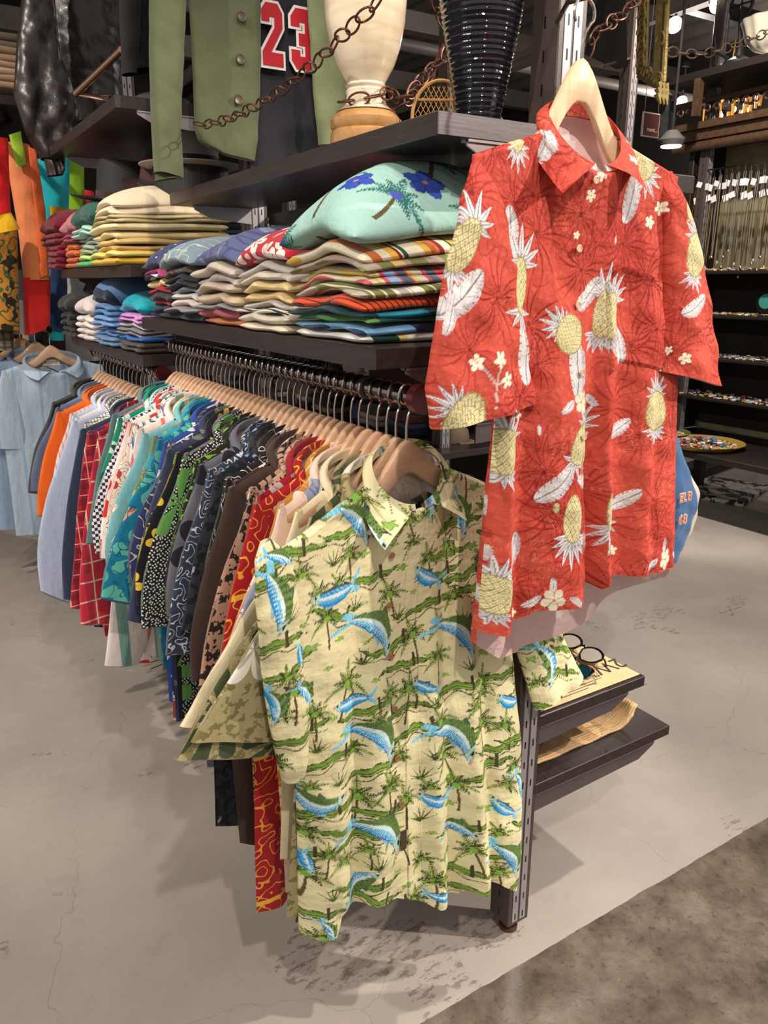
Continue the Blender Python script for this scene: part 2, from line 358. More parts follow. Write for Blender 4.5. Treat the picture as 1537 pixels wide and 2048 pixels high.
def board(name, x0, x1, y0, y1, ztop, label, th=0.034, endm=None, parts=True):
    t = thing(name, label, 'shelf', ((x0+x1)/2, (y0+y1)/2, ztop-th)); cx, cy = (x0+x1)/2, (y0+y1)/2
    MB().box((x0-cx, y0-cy, 0), (x1-cx, y1-cy, th), bev=0.0015).build('board', endm or M_BOARD, t)
    s = 1 if x0 >= PX-.05 else -1
    if name == 'upper_shelf': MB().box((x0-cx+.001, y0-cy-.0015, .001), (x1-cx-.001, y0-cy+.001, th-.001)).build('edge_band', M_BOARDX, t)
    if parts:
        for yy in (y0+.006, y1-.035):
            xa, xb = (PX+.03-cx, x1-cx-.055) if s > 0 else (PX-.03-cx, x0-cx+.06)
            poly = [(xa, 0), (xb, 0), (xb, -.010), (xb-.05*s, -.034), (xa, -.045)]
            m = Matrix.Rotation(PI/2, 4, 'X'); 
            MB().prism([(p[0], p[1]) for p in poly], .004, Matrix.Translation((0, yy-cy, 0)) @ m).box((min(xa, xb), yy-cy-.007, -.0045), (max(xa, xb), yy-cy+.012, -.0005)).build('bracket', M_GREYSTEEL if ztop > 1.6 else M_BRK, t)
    return t
board('upper_shelf', .752, 1.0, 1.05, 2.39, 1.70, 'dark wooden shelf board carrying the cream vase and the black vase')
board('middle_shelf', .64, 1.0, 1.05, 2.39, 1.351, 'dark wooden shelf board under the printed folded shirts, above the chrome rail')
board('high_shelf', .627, 1.0, 2.42, 3.45, 1.952, 'high dark wooden shelf board with a lit brown edge under the brass lamp')
board('sweater_shelf', .627, 1.0, 2.42, 3.5, 1.50, 'dark shelf board under the red, green and cream folded sweaters')
board('low_stack_shelf', .64, 1.0, 2.42, 3.5, 1.235, 'dark shelf board under the black, white and blue folded knits')
board('eyewear_shelf', 1.04, 1.38, 1.05, 2.38, .565, 'narrow dark shelf board holding sunglasses on printed card', th=.026)
board('bottom_shelf', 1.04, 1.495, 1.05, 2.38, .395, 'lowest and widest dark shelf board with a rolled printed sheet', th=.026)
board('back_shelf', 1.04, 1.42, 1.3, 2.38, 1.19, 'dark shelf board behind the chrome rail with glasses and folded socks')
board('upper_back_shelf', 1.06, 1.42, 1.09, 2.38, 1.655, 'dark shelf board on the far side of the unit, just below the vase shelf')
board('hat_shelf', 1.04, 1.42, 1.3, 2.38, 1.43, 'dark shelf board behind the printed folded shirts')
def rail(x, y0, y1, z, label, r=.0165):
    t = thing('clothes_rail', label, 'rail', (x, y0, z))
    MB().tube([(0, 0, 0), (0, y1-y0, 0)], r, 24).build('rail_tube', M_CHROME, t, smooth=True)
    MB().tube([(0, -.012, 0), (0, .006, 0)], r*1.45, 24).build('end_cap', mat('cap_dark_red', '#5a1f1c', .25, .4), t, smooth=True)
    for yy in (.16, y1-y0-.06):
        MB().box((0, yy-.003, -.006), (PX-x-.03, yy+.003, .03)).tube([(0, yy-.006, 0), (0, yy+.006, 0)], r*1.25, 20).build('rail_bracket', M_STEEL, t)
    return t
RX, RZ1, RZ2 = .70, 1.272, 1.178
rail(RX, 1.012, 2.33, RZ1, 'polished chrome rail with a dark red end cap, nearest the camera')
rail(RX, 2.43, 3.42, RZ2, 'polished chrome rail further back, lower than the near one')

# ------------------------------------------------------------ hangers
def hanger_mesh(hw=.206, sag=.075, th=.013, hc=.038, he=.018, dome=.040, dw=.055):
    n = 41; co = []; f = []
    for i in range(n):
        x = -hw + 2*hw*i/(n-1); a = abs(x)/hw
        top = -sag*a**1.15 - dome*(1-math.exp(-(x/dw)**2)); h = he + hc*max(0, 1-a)**1.3
        if a > .97: h *= .75
        y = -.018*a*a; t_ = th/2*(1-.35*a)
        for (yy, zz) in [(-t_, top-.003), (-t_*.6, top), (t_*.6, top), (t_, top-.003), (t_, top-h+.003), (t_*.6, top-h), (-t_*.6, top-h), (-t_, top-h+.003)]: co.append((x, y+yy, zz))
    for i in range(n-1):
        for k in range(8): f.append((i*8+k, (i+1)*8+k, (i+1)*8+(k+1) % 8, i*8+(k+1) % 8))
    f.append(tuple(range(8))); f.append(tuple((n-1)*8+k for k in range(7, -1, -1)))
    return co, f
def hook_pts(h, r=.0205):
    p = [(0, 0, -.02), (0, 0, h*.25), (.004, 0, h*.45), (.013, 0, h*.62)]
    for k in range(13):
        a = -0.35 + (PI+1.0)*k/12; p.append((r*math.cos(a), 0, h - r + r*math.sin(a)+.004))
    return p
_hg = {}
def hanger(x, y, z, rz, label, group=None, hook_h=.088, m=None, key='std', **kw):
    if key not in _hg:
        co, f = hanger_mesh(**kw); t = thing('wooden_hanger', label, 'hanger')
        a = raw('hanger_body', co, f, m or M_WOOD, t)
        try: a.data.set_sharp_from_angle(angle=math.radians(50))
        except Exception: pass
        MB().tube(hook_pts(hook_h), .0025, 6).build('hook', M_HOOK, t, smooth=True)
        _hg[key] = t; o = t
    else: o = copy_tree(_hg[key])
    o.location = (x, y, z); o.rotation_euler = (0, 0, rz); o['label'] = label
    if group: o['group'] = group
    elif 'group' in o: del o['group']
    return o
# ------------------------------------------------------------ garments
def prof(lst, q):
    lst = sorted(lst); return np.interp(q, [a for a, b in lst], [b for a, b in lst])
def neck_front(x, nw, nd):
    s = np.sqrt(np.clip(1-(x/nw)**2, 0, 1)); return -nd*((1+s)/2)**1.4, s
def neck_back(x, nw, nd):
    s = np.sqrt(np.clip(1-(x/nw)**2, 0, 1)); return -nd*((1-s)/2)**1.4, s
def body_grid(P, nu, nv, front=True):
    nw, nd, sl, sr, sd = P['nw'], P['nd'], P['sl'], P['sr'], P['sd']
    u = np.linspace(-1, 1, nu); v = np.linspace(0, 1, nv)**(1.5 if nv < 100 else 1.0); U, V = np.meshgrid(u, v, indexing='ij')
    xs = np.where(U < 0, U*sl, U*sr)
    zn, s = (neck_front if front else neck_back)(xs, nw, nd)
    ax = np.abs(xs); sw = np.where(U < 0, sl, sr); e = np.clip((ax-nw)/(sw-nw), 0, 1)
    zt = np.where(ax < nw, zn, -nd*0.5**1.4 - sd*e**1.03)
    hem = P['hem'] if front else P.get('hemb', P['hem'])
    zh = prof(hem, xs/sw) ; Z = zt + (zh-zt)*V
    wl = prof(P['wl'], Z); wr = prof(P['wr'], Z); vv = np.clip(V*5, 0, 1)
    X = xs*(1-vv) + np.where(U < 0, U*wl, U*wr)*vv
    T = P['T']*(0.35+0.65*np.clip(V*2.2, 0, 1)) + P.get('Th', 0)*V**1.5
    edge = np.clip(1-np.abs(U)**4, 0, 1)**0.5
    top = np.clip(V/(.012 if nv < 100 else .008), 0, 1)**.5; yb = np.maximum(T, P.get('tmin', .0088))*edge*top; nb = 0.038*s*np.clip(1-V*4, 0, 1)
    wr_ = P['wrinkle'](X, Z, V, U, front) if 'wrinkle' in P else 0
    Y = -(yb+nb) - wr_*np.clip(edge*1.5, 0, 1)*np.clip((V-.12)*5, 0, 1) if front else (np.maximum(yb*P.get('bk', 1), P.get('tmin', .0088)*edge*top)+nb) + wr_*np.clip(edge*1.5, 0, 1)*np.clip((V-.12)*5, 0, 1)
    if not front: Y = Y
    return X, Y, Z
def finish(P, X, Y, Z):
    Y = Y - P.get('curv', .018)*np.clip(np.abs(X)/.215, 0, 1.1)**2
    if 'twist' in P: Y = Y + P['twist'](X, Z)
    return np.stack([X, Y, Z], -1).reshape(-1, 3)
def sleeve_grid(S, nt, na, P, side):
    t = np.linspace(0, 1, nt); o = np.array(S['o'], float); i_ = np.array(S['i'], float)
    def path(p, tt):
        d = np.concatenate([[0], np.cumsum(np.hypot(*np.diff(p, axis=0).T))]); d /= d[-1]
        # smooth through points
        x = np.interp(tt, d, p[:, 0]); z = np.interp(tt, d, p[:, 1]); return x, z
    ox, oz = path(o, t); ix, iz = path(i_, t)
    for _ in range(3):
        for a in (ox, oz, ix, iz): a[1:-1] = (a[:-2]+2*a[1:-1]+a[2:])/4
    a = np.linspace(0, 2*PI, na, endpoint=False)+PI/2; Tt, A = np.meshgrid(t, a, indexing='ij')
    k = (1-np.sign(np.cos(A))*np.abs(np.cos(A))**0.8)/2
    OX, OZ, IX, IZ = [np.repeat(q[:, None], na, 1) for q in (ox, oz, ix, iz)]
    X = OX + (IX-OX)*k; Z = OZ + (IZ-OZ)*k
    th = S.get('t0', .008) + (S.get('t1', .02)-S.get('t0', .008))*Tt
    sn = np.sin(A); Y = S.get('y', -.012)*np.clip(Tt*4, 0, 1) - th*np.sign(sn)*np.abs(sn)**0.8
    if 'lip' in S: Z = Z + np.where(sn < 0, -1, 0)*np.abs(sn)*S['lip']*np.clip((Tt-.7)/.3, 0, 1)
    if 'wr' in S: Y = Y + S['wr'](X, Z, Tt)*np.where(sn > 0, 1, .5)
    X = X[::1]; return X, Y, Z
def collar_geom(P, n=40, m=9):
    nw, nd = P['nw']*1.02, P['nd']; cl = P.get('cl', 1.0); TH = math.radians(P.get('cth', 172)); dx = P.get('cdx', 0)
    co = []; 
    for a in np.linspace(-TH, TH, n):
        s, c = math.sin(a), math.cos(a); z = -nd*((1-c)/2)**1.4; x = nw*s; y = .040*c - .006
        stand = .019*(0.55+0.45*(1+c)/2); w = abs(a)/TH
        sg = 1 if s >= 0 else -1
        if w < .5: q = w/.5; d = np.array([sg*(.45*q), .35*(1-q), -.9])*(.040+.012*q)
        else: q = (w-.5)/.5; d = np.array([sg*(.45+.5*q), -.12*q, -.9+.38*q])*(.052+(.030*q**2))
        if w > .8: d = d*1.0
        for k in range(m):
            r = k/(m-1)
            if r < .4: q = r/.4; p = np.array([x*(1-.08*q), y*(1-.1*q), z+stand*q])
            else:
                q = (r-.4)/.6; top = np.array([x*.92, y*.9, z+stand]); lift = .010*math.sin(PI*min(1, q*1.6))*(1 if q < .6 else .8)
                p = top + d*q*cl*1.15 + np.array([s*lift*1.2, -c*0 + (.012 if c > 0 else -.016)*min(1, q*3)*abs(c), .004*math.sin(PI*q)])
            co.append((p[0]+dx, p[1], p[2]))
    f = [(i*m+k, (i+1)*m+k, (i+1)*m+k+1, i*m+k+1) for i in range(n-1) for k in range(m-1)]
    return co, f
def std_params(rs, long=False, wide=1.0, L=.72):
    j = lambda a: rs.uniform(-a, a)
    sl = .212*wide+j(.008); sr = .212*wide+j(.008); sd = .030; nd = .080; zt = -nd*.38-sd
    P = dict(nw=.122, cl=.78,  nd=nd, sl=sl, sr=sr, sd=sd, T=.009, Th=.004, bk=.5)
    P['wl'] = [(-.10, sl), (-.26, .235*wide), (-L, .245*wide+j(.02))]; P['wr'] = [(-.10, sr), (-.26, .235*wide), (-L, .24*wide+j(.02))]
    c = j(.03); P['hem'] = [(-1, -L+.03+c), (-.6, -L-.01), (0, -L-.0), (.6, -L-.01), (1, -L+.02-c)]
    ph = rs.uniform(0, 6.28); A = rs.uniform(.003, .0055)
    def wr(X, Z, V, U, front): return A*V*np.sin(X*38+ph+Z*3)+A*.6*np.sin(X*75+ph*2-Z*5)*V
    P['wrinkle'] = wr; P['twist'] = lambda X, Z: .006*np.sin(Z*7+ph)*np.clip(-(Z+.15)*3, 0, 1)
    S = []
    for sg, s in ((-1, sl), (1, sr)):
        e = j(.02); ln = (.56 if long else .32)+j(.035); out = .105 + j(.03)
        o = [(sg*(s-.004), zt+.004), (sg*(s+.018), zt-.05), (sg*(s+out*.62), zt-ln*.42), (sg*(s+out*.95), zt-ln*.78), (sg*(s+out+e), zt-ln)]
        wb = .095 if long else .165
        i_ = [(sg*(s-.016), zt+.006), (sg*(s-.040), zt-.03), (sg*(s-.065), zt-.12), (sg*(s+out*.45-.13), zt-ln*.6), (sg*(s+out-wb+e), zt-ln-.03)]
        ph2 = rs.uniform(0, 6); S.append(dict(o=o, i=i_, t0=.005, t1=.009, y=-.004, lip=.01, wr=lambda X, Z, T, p=ph2: .0035*np.sin(X*60+Z*20+p)*T))
    P['S'] = S
    return P
def shirt(label, cat, loc, rz, P, m, cm=None, sm=None, group=None, nu=25, nv=26, name='shirt', seed=0, backres=True, collar=True, uvs=None):
    t = thing(name, label, cat, loc, rz, group); ou, ov = (seed*.37) % 3, (seed*.71) % 3
    X, Y, Z = body_grid(P, nu, nv, True); cf = finish(P, X, Y, Z); uvf = np.stack([X.ravel()+ou, Z.ravel()+ov], 1)
    X2, Y2, Z2 = body_grid(P, nu, nv, False); cb = finish(P, X2, Y2, Z2); uvb = np.stack([X2.ravel()+ou+.6, Z2.ravel()+ov], 1)
    f = np.concatenate([grid_faces(nu, nv, 0, flip=True), grid_faces(nu, nv, nu*nv)])
    raw('shirt_body', np.concatenate([cf, cb]), f, m, t, uv=np.concatenate([uvf, uvb]))
    for k, S in enumerate(P['S']):
        X, Y, Z = sleeve_grid(S, 14, 20, P, k); c = finish(P, X, Y, Z)
        raw('sleeve', c, grid_faces(20, 14, 0, wrap=True, flip=(k == 1)) if False else _sl_faces(14, 20, k), sm or m, t, uv=np.stack([X.ravel()+ou+1.1, Z.ravel()+ov+(Y.ravel() > -.004)*.4], 1))
    if collar:
        co, cfc = collar_geom(P); raw('collar', co, cfc, cm or m, t, uv=[(p[0]+ou, p[2]+p[1]+ov) for p in co])
    return t
def _sl_faces(nt, na, k):
    i = np.arange(nt-1); j = np.arange(na); I, J = np.meshgrid(i, j, indexing='ij'); I = I.ravel(); J = J.ravel(); J2 = (J+1) % na
    f = np.stack([I*na+J, I*na+J2, (I+1)*na+J2, (I+1)*na+J], 1)
    return f[:, ::-1].copy() if k == 0 else f

# ------------------------------------------------------------ printed motifs of the two large shirts
class Paint:
    def __init__(s, X, Z, base):
        s.P = np.stack([X.ravel(), Z.ravel()], 1); s.c = np.tile(np.array(lin(base)), (len(s.P), 1))
    def loc(s, c, size, rot, R=1.0):
        d = s.P - np.array(c); idx = np.where((np.abs(d[:, 0]) < size*R) & (np.abs(d[:, 1]) < size*R))[0]
        d = d[idx]/size; a = math.radians(rot); ca, sa = math.cos(a), math.sin(a)
        return idx, d[:, 0]*ca - d[:, 1]*sa, d[:, 0]*sa + d[:, 1]*ca
    def put(s, idx, mask, col, op=1.0):
        i = idx[mask]; col = np.array(lin(col)); op = op[mask][:, None] if isinstance(op, np.ndarray) else op
        s.c[i] = s.c[i]*(1-op) + col*op
    def spikes(s, c, size, rot, origin, angs, lens, w, c1, c2, R=3):
        idx, x, y = s.loc(c, size, rot, R)
        for a, L in zip(angs, lens):
            aa = math.radians(a); dx, dy = x-origin[0], y-origin[1]
            t = (dx*math.sin(aa) + dy*math.cos(aa))/L; d = dx*math.cos(aa) - dy*math.sin(aa) + 0.12*t*t*math.sin(aa)*L
            hw = w*np.clip(1-t, 0, 1)**.75*(.55+.9*np.clip(t, 0, .5)); m = (t > 0) & (t < 1) & (np.abs(d) < hw)
            s.put(idx, m, c2); s.put(idx, m & (np.abs(d) < hw*.82) & (d*1 > -hw*.1), c1); s.put(idx, m & (np.abs(d) < hw*.82) & (d <= -hw*.1), c1, .72)
            s.put(idx, m & (np.abs(d) < .018) & (t < .8), c2)
    def pineapple(s, c, hl, rot=0, asp=.62, crown=7, basel=8, cw=1.0):
        if basel: s.spikes(c, hl, rot, (0, -.8), np.linspace(105, 255, basel), [.75+.25*((i*7) % 3)/2 for i in range(basel)], .17*cw, '#ddd6d3', '#85818d')
        if crown: s.spikes(c, hl, rot, (0, .75), np.linspace(-95, 95, crown), [.8+.55*(1-abs(i-(crown-1)/2)/(crown/2)) for i in range(crown)], .19*cw, '#dfd9d6', '#7d7986')
        idx, x, y = s.loc(c, hl, rot, 1.6); r = (x/asp)**2+(np.abs(y))**2.4; m = r < 1
        s.put(idx, m, '#ddd2a2'); s.put(idx, m & (r > .86), '#a4935c')
        g1 = np.mod((x*1.25+y*.8)*3.6+.2*np.sin(y*5), 1); g2 = np.mod((x*1.25-y*.8)*3.6, 1)
        s.put(idx, m & ((g1 < .17) | (g2 < .17)), '#8f8150', .85); s.put(idx, m & (np.hypot(g1-.58, g2-.58) < .13), '#9b8c58')
    def leaf(s, c, ln, rot, w=.33, c1='#d9d3d2', c2='#827e8a', teeth=4, R=1.3):
        idx, x, y = s.loc(c, ln, rot, R); x = x + .12*(y*y-.3)
        hw = w*np.clip(1-y*y, 0, 1)**.55*(1-.30*(np.mod(y*teeth-np.abs(x)*1.5, 1) > .84)); m = np.abs(x) < hw
        s.put(idx, m, c1); s.put(idx, m & (np.mod((np.abs(x)*1.3-y)*7, 1) < .16), c2, .55); s.put(idx, m & (x > 0) & (np.abs(x) > hw*.55), c2, .35); s.put(idx, m & (np.abs(x) < .025), c2)
    def flower(s, c, r, rot=0, c1='#f3ead0', c2='#c9b26a'):
        idx, x, y = s.loc(c, r, rot, 1.1); a = np.arctan2(x, y); rr = np.hypot(x, y)
        m = rr < .28+.70*np.abs(np.cos(2.5*a))**.7; s.put(idx, m, c1); s.put(idx, rr < .16, c2); s.put(idx, m & (np.abs(np.cos(2.5*a)) > .995) & (rr < .6), '#c7bca6')
    def hib(s, c, r, rot=0, c1='#e3d8bd', c2='#9b8e82'):
        idx, x, y = s.loc(c, r, rot, 1.2); a = np.arctan2(x, y); rr = np.hypot(x, y); e = .62+.36*np.abs(np.cos(2.5*a))**.8+.03*np.sin(22*a)
        m = rr < e; s.put(idx, m, c1); s.put(idx, m & (rr > e-.06), c2, .7); s.put(idx, m & (np.abs(np.sin(2.5*a)) > .97) & (rr > .1), c2, .8); s.put(idx, m & (np.mod(a*9, 1) < .15) & (rr > .25), c2, .35); s.put(idx, rr < .14, '#b38c4a')
    def darkflower(s, c, r, rot, dark='#84211a', op=.75):
        idx, x, y = s.loc(c, r, rot, 1.05); a = np.arctan2(x, y); rr = np.hypot(x, y); n_ = 5
        aa = a + .35*np.sin(rr*3); pet = np.abs(np.cos(n_/2*aa)); e = .30+.70*pet**.7; m = rr < e
        s.put(idx, m, '#b93a2e', .35*np.clip(1.1-rr, 0, 1))
        ray = np.mod(aa*3.2+.25*np.sin(rr*7), 1); w = .62*np.clip(1.02-rr, 0, 1)**1.1*pet**1.3+.03
        s.put(idx, m & (ray < w), dark, op*np.clip(1.4-rr, 0, 1)); s.put(idx, (np.abs(rr-e) < .018) & (np.sin(a*7+rot) > -.2), dark, .5)
        s.put(idx, rr < .05, '#6d1a16', .8)
    def sketch(s, c, r, rot, col='#e88a76'):
        idx, x, y = s.loc(c, r, rot, 1.1); e = (x/.6)**2+y*y; m = e < 1
        g1 = np.mod((x*1.2+y*.8)*3.2, 1); g2 = np.mod((x*1.2-y*.8)*3.2, 1); s.put(idx, m & ((g1 < .09) | (g2 < .09)) & (np.sin(x*7+y*9+rot) > .15), col, .5); s.put(idx, m & (e > .94) & (np.sin(x*7+y*9+rot) > .15), col, .4)
    def stem(s, pts, w, col):
        for (a, b) in zip(pts[:-1], pts[1:]):
            a = np.array(a); b = np.array(b); d = b-a; L = np.hypot(*d); q = s.P-a; t = np.clip((q @ d)/(L*L), 0, 1); dist = np.hypot(q[:, 0]-t*d[0], q[:, 1]-t*d[1]); m = dist < w
            s.c[m] = np.array(lin(col))
    # --- fishing print
    def fish(s, c, ln, rot, bend=0.0, straight=False, flip=1):
        idx, x, y = s.loc(c, ln, rot, 1.6); y = y*flip
        y = y - bend*(x*x-.25); tw = np.clip((x+1.0)/1.9, 0, 1)
        hw = .05+.30*np.sin(PI*np.clip((x+.95)/1.95, 0, 1)**.8)**.9; m = (np.abs(y) < hw) & (x > -.95) & (x < .98)
        # tail, fins
        tl = (x < -.75) & (x > -1.3) & (np.abs(y) < (-(x)-.75)*.75+.05) & (np.abs(y) > (-(x)-1.0)*.85); s.put(idx, tl, '#6cc0e0'); s.put(idx, tl & (np.mod(y*14, 1) < .25), '#b9e2ea')
        fin = (x > -.25) & (x < .1) & (y > 0) & (y < hw+.16*(1-(x+.25)/.35)); s.put(idx, fin & (~m), '#4d6c58')
        fin = (x > -.1) & (x < .3) & (y < 0) & (-y < hw+.13*(x+.1)/.4); s.put(idx, fin & (~m), '#8fb9c4')
        yn = y/np.maximum(hw, 1e-3)
        s.put(idx, m, '#cfe3e3'); s.put(idx, m & (yn < -.25), '#62b7df'); s.put(idx, m & (yn < -.6), '#2b93cf')
        s.put(idx, m & (yn < .1) & (np.hypot(np.mod(x*16, 1)-.5, np.mod(y*16+.5*(np.floor(x*16) % 2), 1)-.5) < .26), '#eef6f4' if not straight else '#1f7cc0')
        top = m & (yn > .12); s.put(idx, top, '#6d8b4a' if not straight else '#3a97d2'); s.put(idx, top & (np.hypot(np.mod(x*19, 1)-.5, np.mod(y*19+.5*(np.floor(x*19) % 2), 1)-.5) < .30), '#2f3f22' if not straight else '#9fd2ea')
        if straight: s.put(idx, m & (yn > .78), '#4a4f55'); s.put(idx, m & (np.abs(yn-.1) < .13), '#d7ecef')
        head = m & (x > .58); s.put(idx, head, '#b9d8c8'); s.put(idx, head & (np.mod((x-.58)*7+y*2, 1) < .2), '#6f9a90'); s.put(idx, (np.hypot(x-.76, y-.07) < .06), '#27302b'); s.put(idx, m & (x > .9), '#d99a86')
        s.put(idx, m & (yn < -.88), '#1f7cc0')
    def palm(s, c, r, rot=0, trunk=True, c1='#434627', c2='#7f9a3f'):
        if trunk:
            idx, x, y = s.loc(c, r, rot, 1.9); xx = x-.10*np.sin(-y*1.5); m = (y < 0) & (y > -1.5) & (np.abs(xx) < .045-.01*y); s.put(idx, m, '#6b5a3c'); s.put(idx, m & (np.mod(y*9, 1) < .35), '#3f3524')
        idx, x, y = s.loc(c, r, rot, 1.3)
        for k, a in enumerate((-100, -68, -35, -8, 22, 52, 82, 108)):
            aa = math.radians(a); t = x*math.sin(aa)+y*math.cos(aa); d = x*math.cos(aa)-y*math.sin(aa)
            d = d - .55*t*t*math.sin(aa) if True else d; L = .8+.2*math.cos(k*2.1)
            hw = .20*np.clip(1-(t/L), 0, 1)**.45*np.clip(t*6, 0, 1)
            m = (t > 0.02) & (t < L) & (np.abs(d) < hw) & (np.mod(t*11-np.abs(d)*9, 1) < .62); s.put(idx, m, c1 if k % 3 else c2); s.put(idx, m & (d > hw*.3), c2, .6)
            s.put(idx, (t > 0) & (t < L) & (np.abs(d) < .018), c1)
        for k in range(4): s.put(idx, np.hypot(x-.10*math.cos(k*1.6), y-.09*math.sin(k*1.6)) < .085, '#7fae45')
    def log(s, c, r, rot, seed=0):
        idx, x, y = s.loc(c, r, rot, 1.2); w1 = .035*np.sin(x*9+seed); yy = y+w1+.10*np.sin(x*2.3+seed); hw = .13*np.clip(1.05-np.abs(x), 0, 1)**.4
        m = np.abs(yy) < hw; s.put(idx, m, '#8aa84c'); s.put(idx, m & (yy > hw*.2), '#6e9237'); s.put(idx, m & (np.abs(yy+.3*hw) < .018), '#48532b'); s.put(idx, (np.abs(np.abs(yy)-hw) < .020) & (np.sin(x*17+seed*3) > -.5), '#3f3a2c')
        m2 = (np.abs(yy+.24+.05*np.sin(x*6+seed)) < .022*(1-x*x)) ; s.put(idx, m2, '#4b4a2e')
        m3 = (np.abs(x-.45) < .05) & (yy > -.15) & (yy < .32); s.put(idx, m3, '#4a4030')
    def blob(s, c, r, seed=0, col='#8fb355'):
        idx, x, y = s.loc(c, r, 0, 1.3); a = np.arctan2(y*2.2, x); rr = np.hypot(x, y*2.2); e = .75+.22*np.sin(5*a+seed); s.put(idx, rr < e, col); s.put(idx, (rr < e) & (rr > e-.14), '#5e7f33')
    def reeds(s, c, r, seed=0):
        idx, x, y = s.loc(c, r, 0, 1.2)
        for k in range(13):
            a = -70+140*k/12 + 8*math.sin(seed+k*3); aa = math.radians(a); L = .7+.3*math.sin(k*2.7+seed); t = (x*math.sin(aa)+(y+.4)*math.cos(aa))/L; d = x*math.cos(aa)-(y+.4)*math.sin(aa)
            s.put(idx, (t > 0) & (t < 1) & (np.abs(d) < .045*(1-t)+.006), '#42462a' if k % 3 else '#6f8a3a')
# ------------------------------------------------------------ the two large shirts
def surf_y(X, Y, Z, lx, lz):
    k = np.argmin((X-lx)**2 + (Z-lz)**2); return Y.ravel()[k]
def hero(label, cat, org, P, paintfn, base, nu, nv, sl_res, buttons, bcol, pocket=None, tagfn=None, m=None, rz=0):
    t = thing('shirt', label, cat, org, rz)
    X, Y, Z = body_grid(P, nu, nv, True); pt = Paint(X, Z, base); paintfn(pt, 'front'); cf = finish(P, X, Y, Z)
    raw('shirt_front', cf, grid_faces(nu, nv, 0, flip=True), m, t, uv=pt.P, col=pt.c)
    n2, m2 = nu//2, nv//2
    X2, Y2, Z2 = body_grid(P, n2, m2, False); pb = Paint(X2+3, Z2, base); pb.P = np.stack([X2.ravel(), Z2.ravel()], 1); paintfn(pb, 'back'); cb = finish(P, X2, Y2, Z2)
    raw('shirt_back', cb, grid_faces(n2, m2, 0), m, t, uv=pb.P, col=pb.c)
    for k, S in enumerate(P['S']):
        nt, na = sl_res; Xs, Ys, Zs = sleeve_grid(S, nt, na, P, k); ps = Paint(Xs, Zs, base); paintfn(ps, 'sleeve'); c = finish(P, Xs, Ys, Zs)
        raw('sleeve', c, _sl_faces(nt, na, k), m, t, uv=ps.P, col=ps.c)
    co, f = collar_geom(P, 150, 60); co = np.array(co)
    if 'twist' in P: co[:, 1] += P['twist'](co[:, 0], co[:, 2])
    pc = Paint(co[:, 0], co[:, 2], base); paintfn(pc, 'collar'); raw('collar', co, f, m, t, uv=pc.P, col=pc.c)
    bm = mat('button_'+bcol.strip('#'), bcol, .3, 0, .2, 200)
    for (lx, lz) in buttons:
        y = surf_y(X, finishY(P, X, Y, Z), Z, lx, lz); M = Matrix.Translation((lx, y-.0035, lz)) @ Matrix.Rotation(PI/2, 4, 'X')
        b = MB().lathe([(.0052, 0), (.0058, .0008), (.0058, .0018), (.0044, .0024), (.0040, .0016), (.0, .0016)], n=18, M=M)
        for dx in (-.0014, .0014):
            for dz in (-.0014, .0014): b.lathe([(.0006, .0017), (.0006, .0020)], c=(dx, dz, 0), n=6, M=M)
        b.build('button', bm, t, smooth=True)
    if pocket:
        x0, x1, z0, z1 = pocket; ii = np.where((X[:, nv//3] > x0) & (X[:, nv//3] < x1))[0]; jj = np.where((Z[ii[len(ii)//2]] > z0) & (Z[ii[len(ii)//2]] < z1))[0]
        sub = np.ix_(ii, jj); a, b_ = len(ii), len(jj); Xp, Zp = X[sub], Z[sub]; Yp = finishY(P, X, Y, Z)[sub]
        e = np.minimum(np.minimum(np.arange(a)[:, None], a-1-np.arange(a)[:, None]), np.minimum(np.arange(b_)[None]*0+99, b_-1-np.arange(b_)[None])); off = .0006+.0035*np.clip(e/4, 0, 1) + .006*np.exp(-(np.arange(b_)[None]/8.0)**2)*np.sin(PI*np.arange(a)[:, None]/a)
        pp = Paint(Xp-.008, Zp+.004, base); paintfn(pp, 'front'); 
        pp.c[(np.broadcast_to((np.abs(np.arange(b_)[None]-12) < 1), (a, b_))).ravel()] *= .55
        raw('chest_pocket', np.stack([Xp, Yp-off, Zp], -1).reshape(-1, 3), grid_faces(a, b_, flip=True), m, t, uv=pp.P, col=pp.c)
    return t, X, Y, Z
def finishY(P, X, Y, Z): return Y - P.get('curv', .018)*np.clip(np.abs(X)/.215, 0, 1.1)**2 + (P['twist'](X, Z) if 'twist' in P else 0)
def G(x, c, w): return np.exp(-((x-c)/w)**2)
# ---- red pineapple shirt, hung on the end post
RO = (0.937, .93, 1.697)
def rl(px, py, Y=.895): p = at(px, py, Y=Y); return (p[0]-RO[0], p[2]-RO[2])
def rpath(l, Y=.89): return [rl(a, b, Y) for a, b in l]
hl = -rl(945, 1270, .93)[0]; hr = rl(1347, 1132, .90)[0]
R = dict(nw=.074, nd=.088, sl=-rl(958, 320)[0], sr=rl(1386, 345)[0]-.012, sd=.046, T=.020, Th=.03, bk=1.0, curv=.018, tmin=.0115)
R['wl'] = [(0, R['sl']), (-.12, R['sl']-.004), (rl(958, 840)[1], -rl(957, 840, .96)[0]), (rl(946, 1275)[1], hl)]
R['wr'] = [(0, R['sr']), (-.12, R['sr']-.01), (rl(1352, 790)[1], rl(1354, 790, .905)[0]), (rl(1346, 1132)[1], hr)]
R['hem'] = [(-1, rl(948, 1277)[1]), (-.80, rl(985, 1262)[1]), (-.5, rl(1045, 1218)[1]), (-.25, rl(1095, 1205)[1]), (-.03, rl(1140, 1193)[1]), (0.0, rl(1147, 1140)[1]), (.2, rl(1194, 1165)[1]), (.26, rl(1200, 1148)[1]), (1, rl(1346, 1132)[1])]
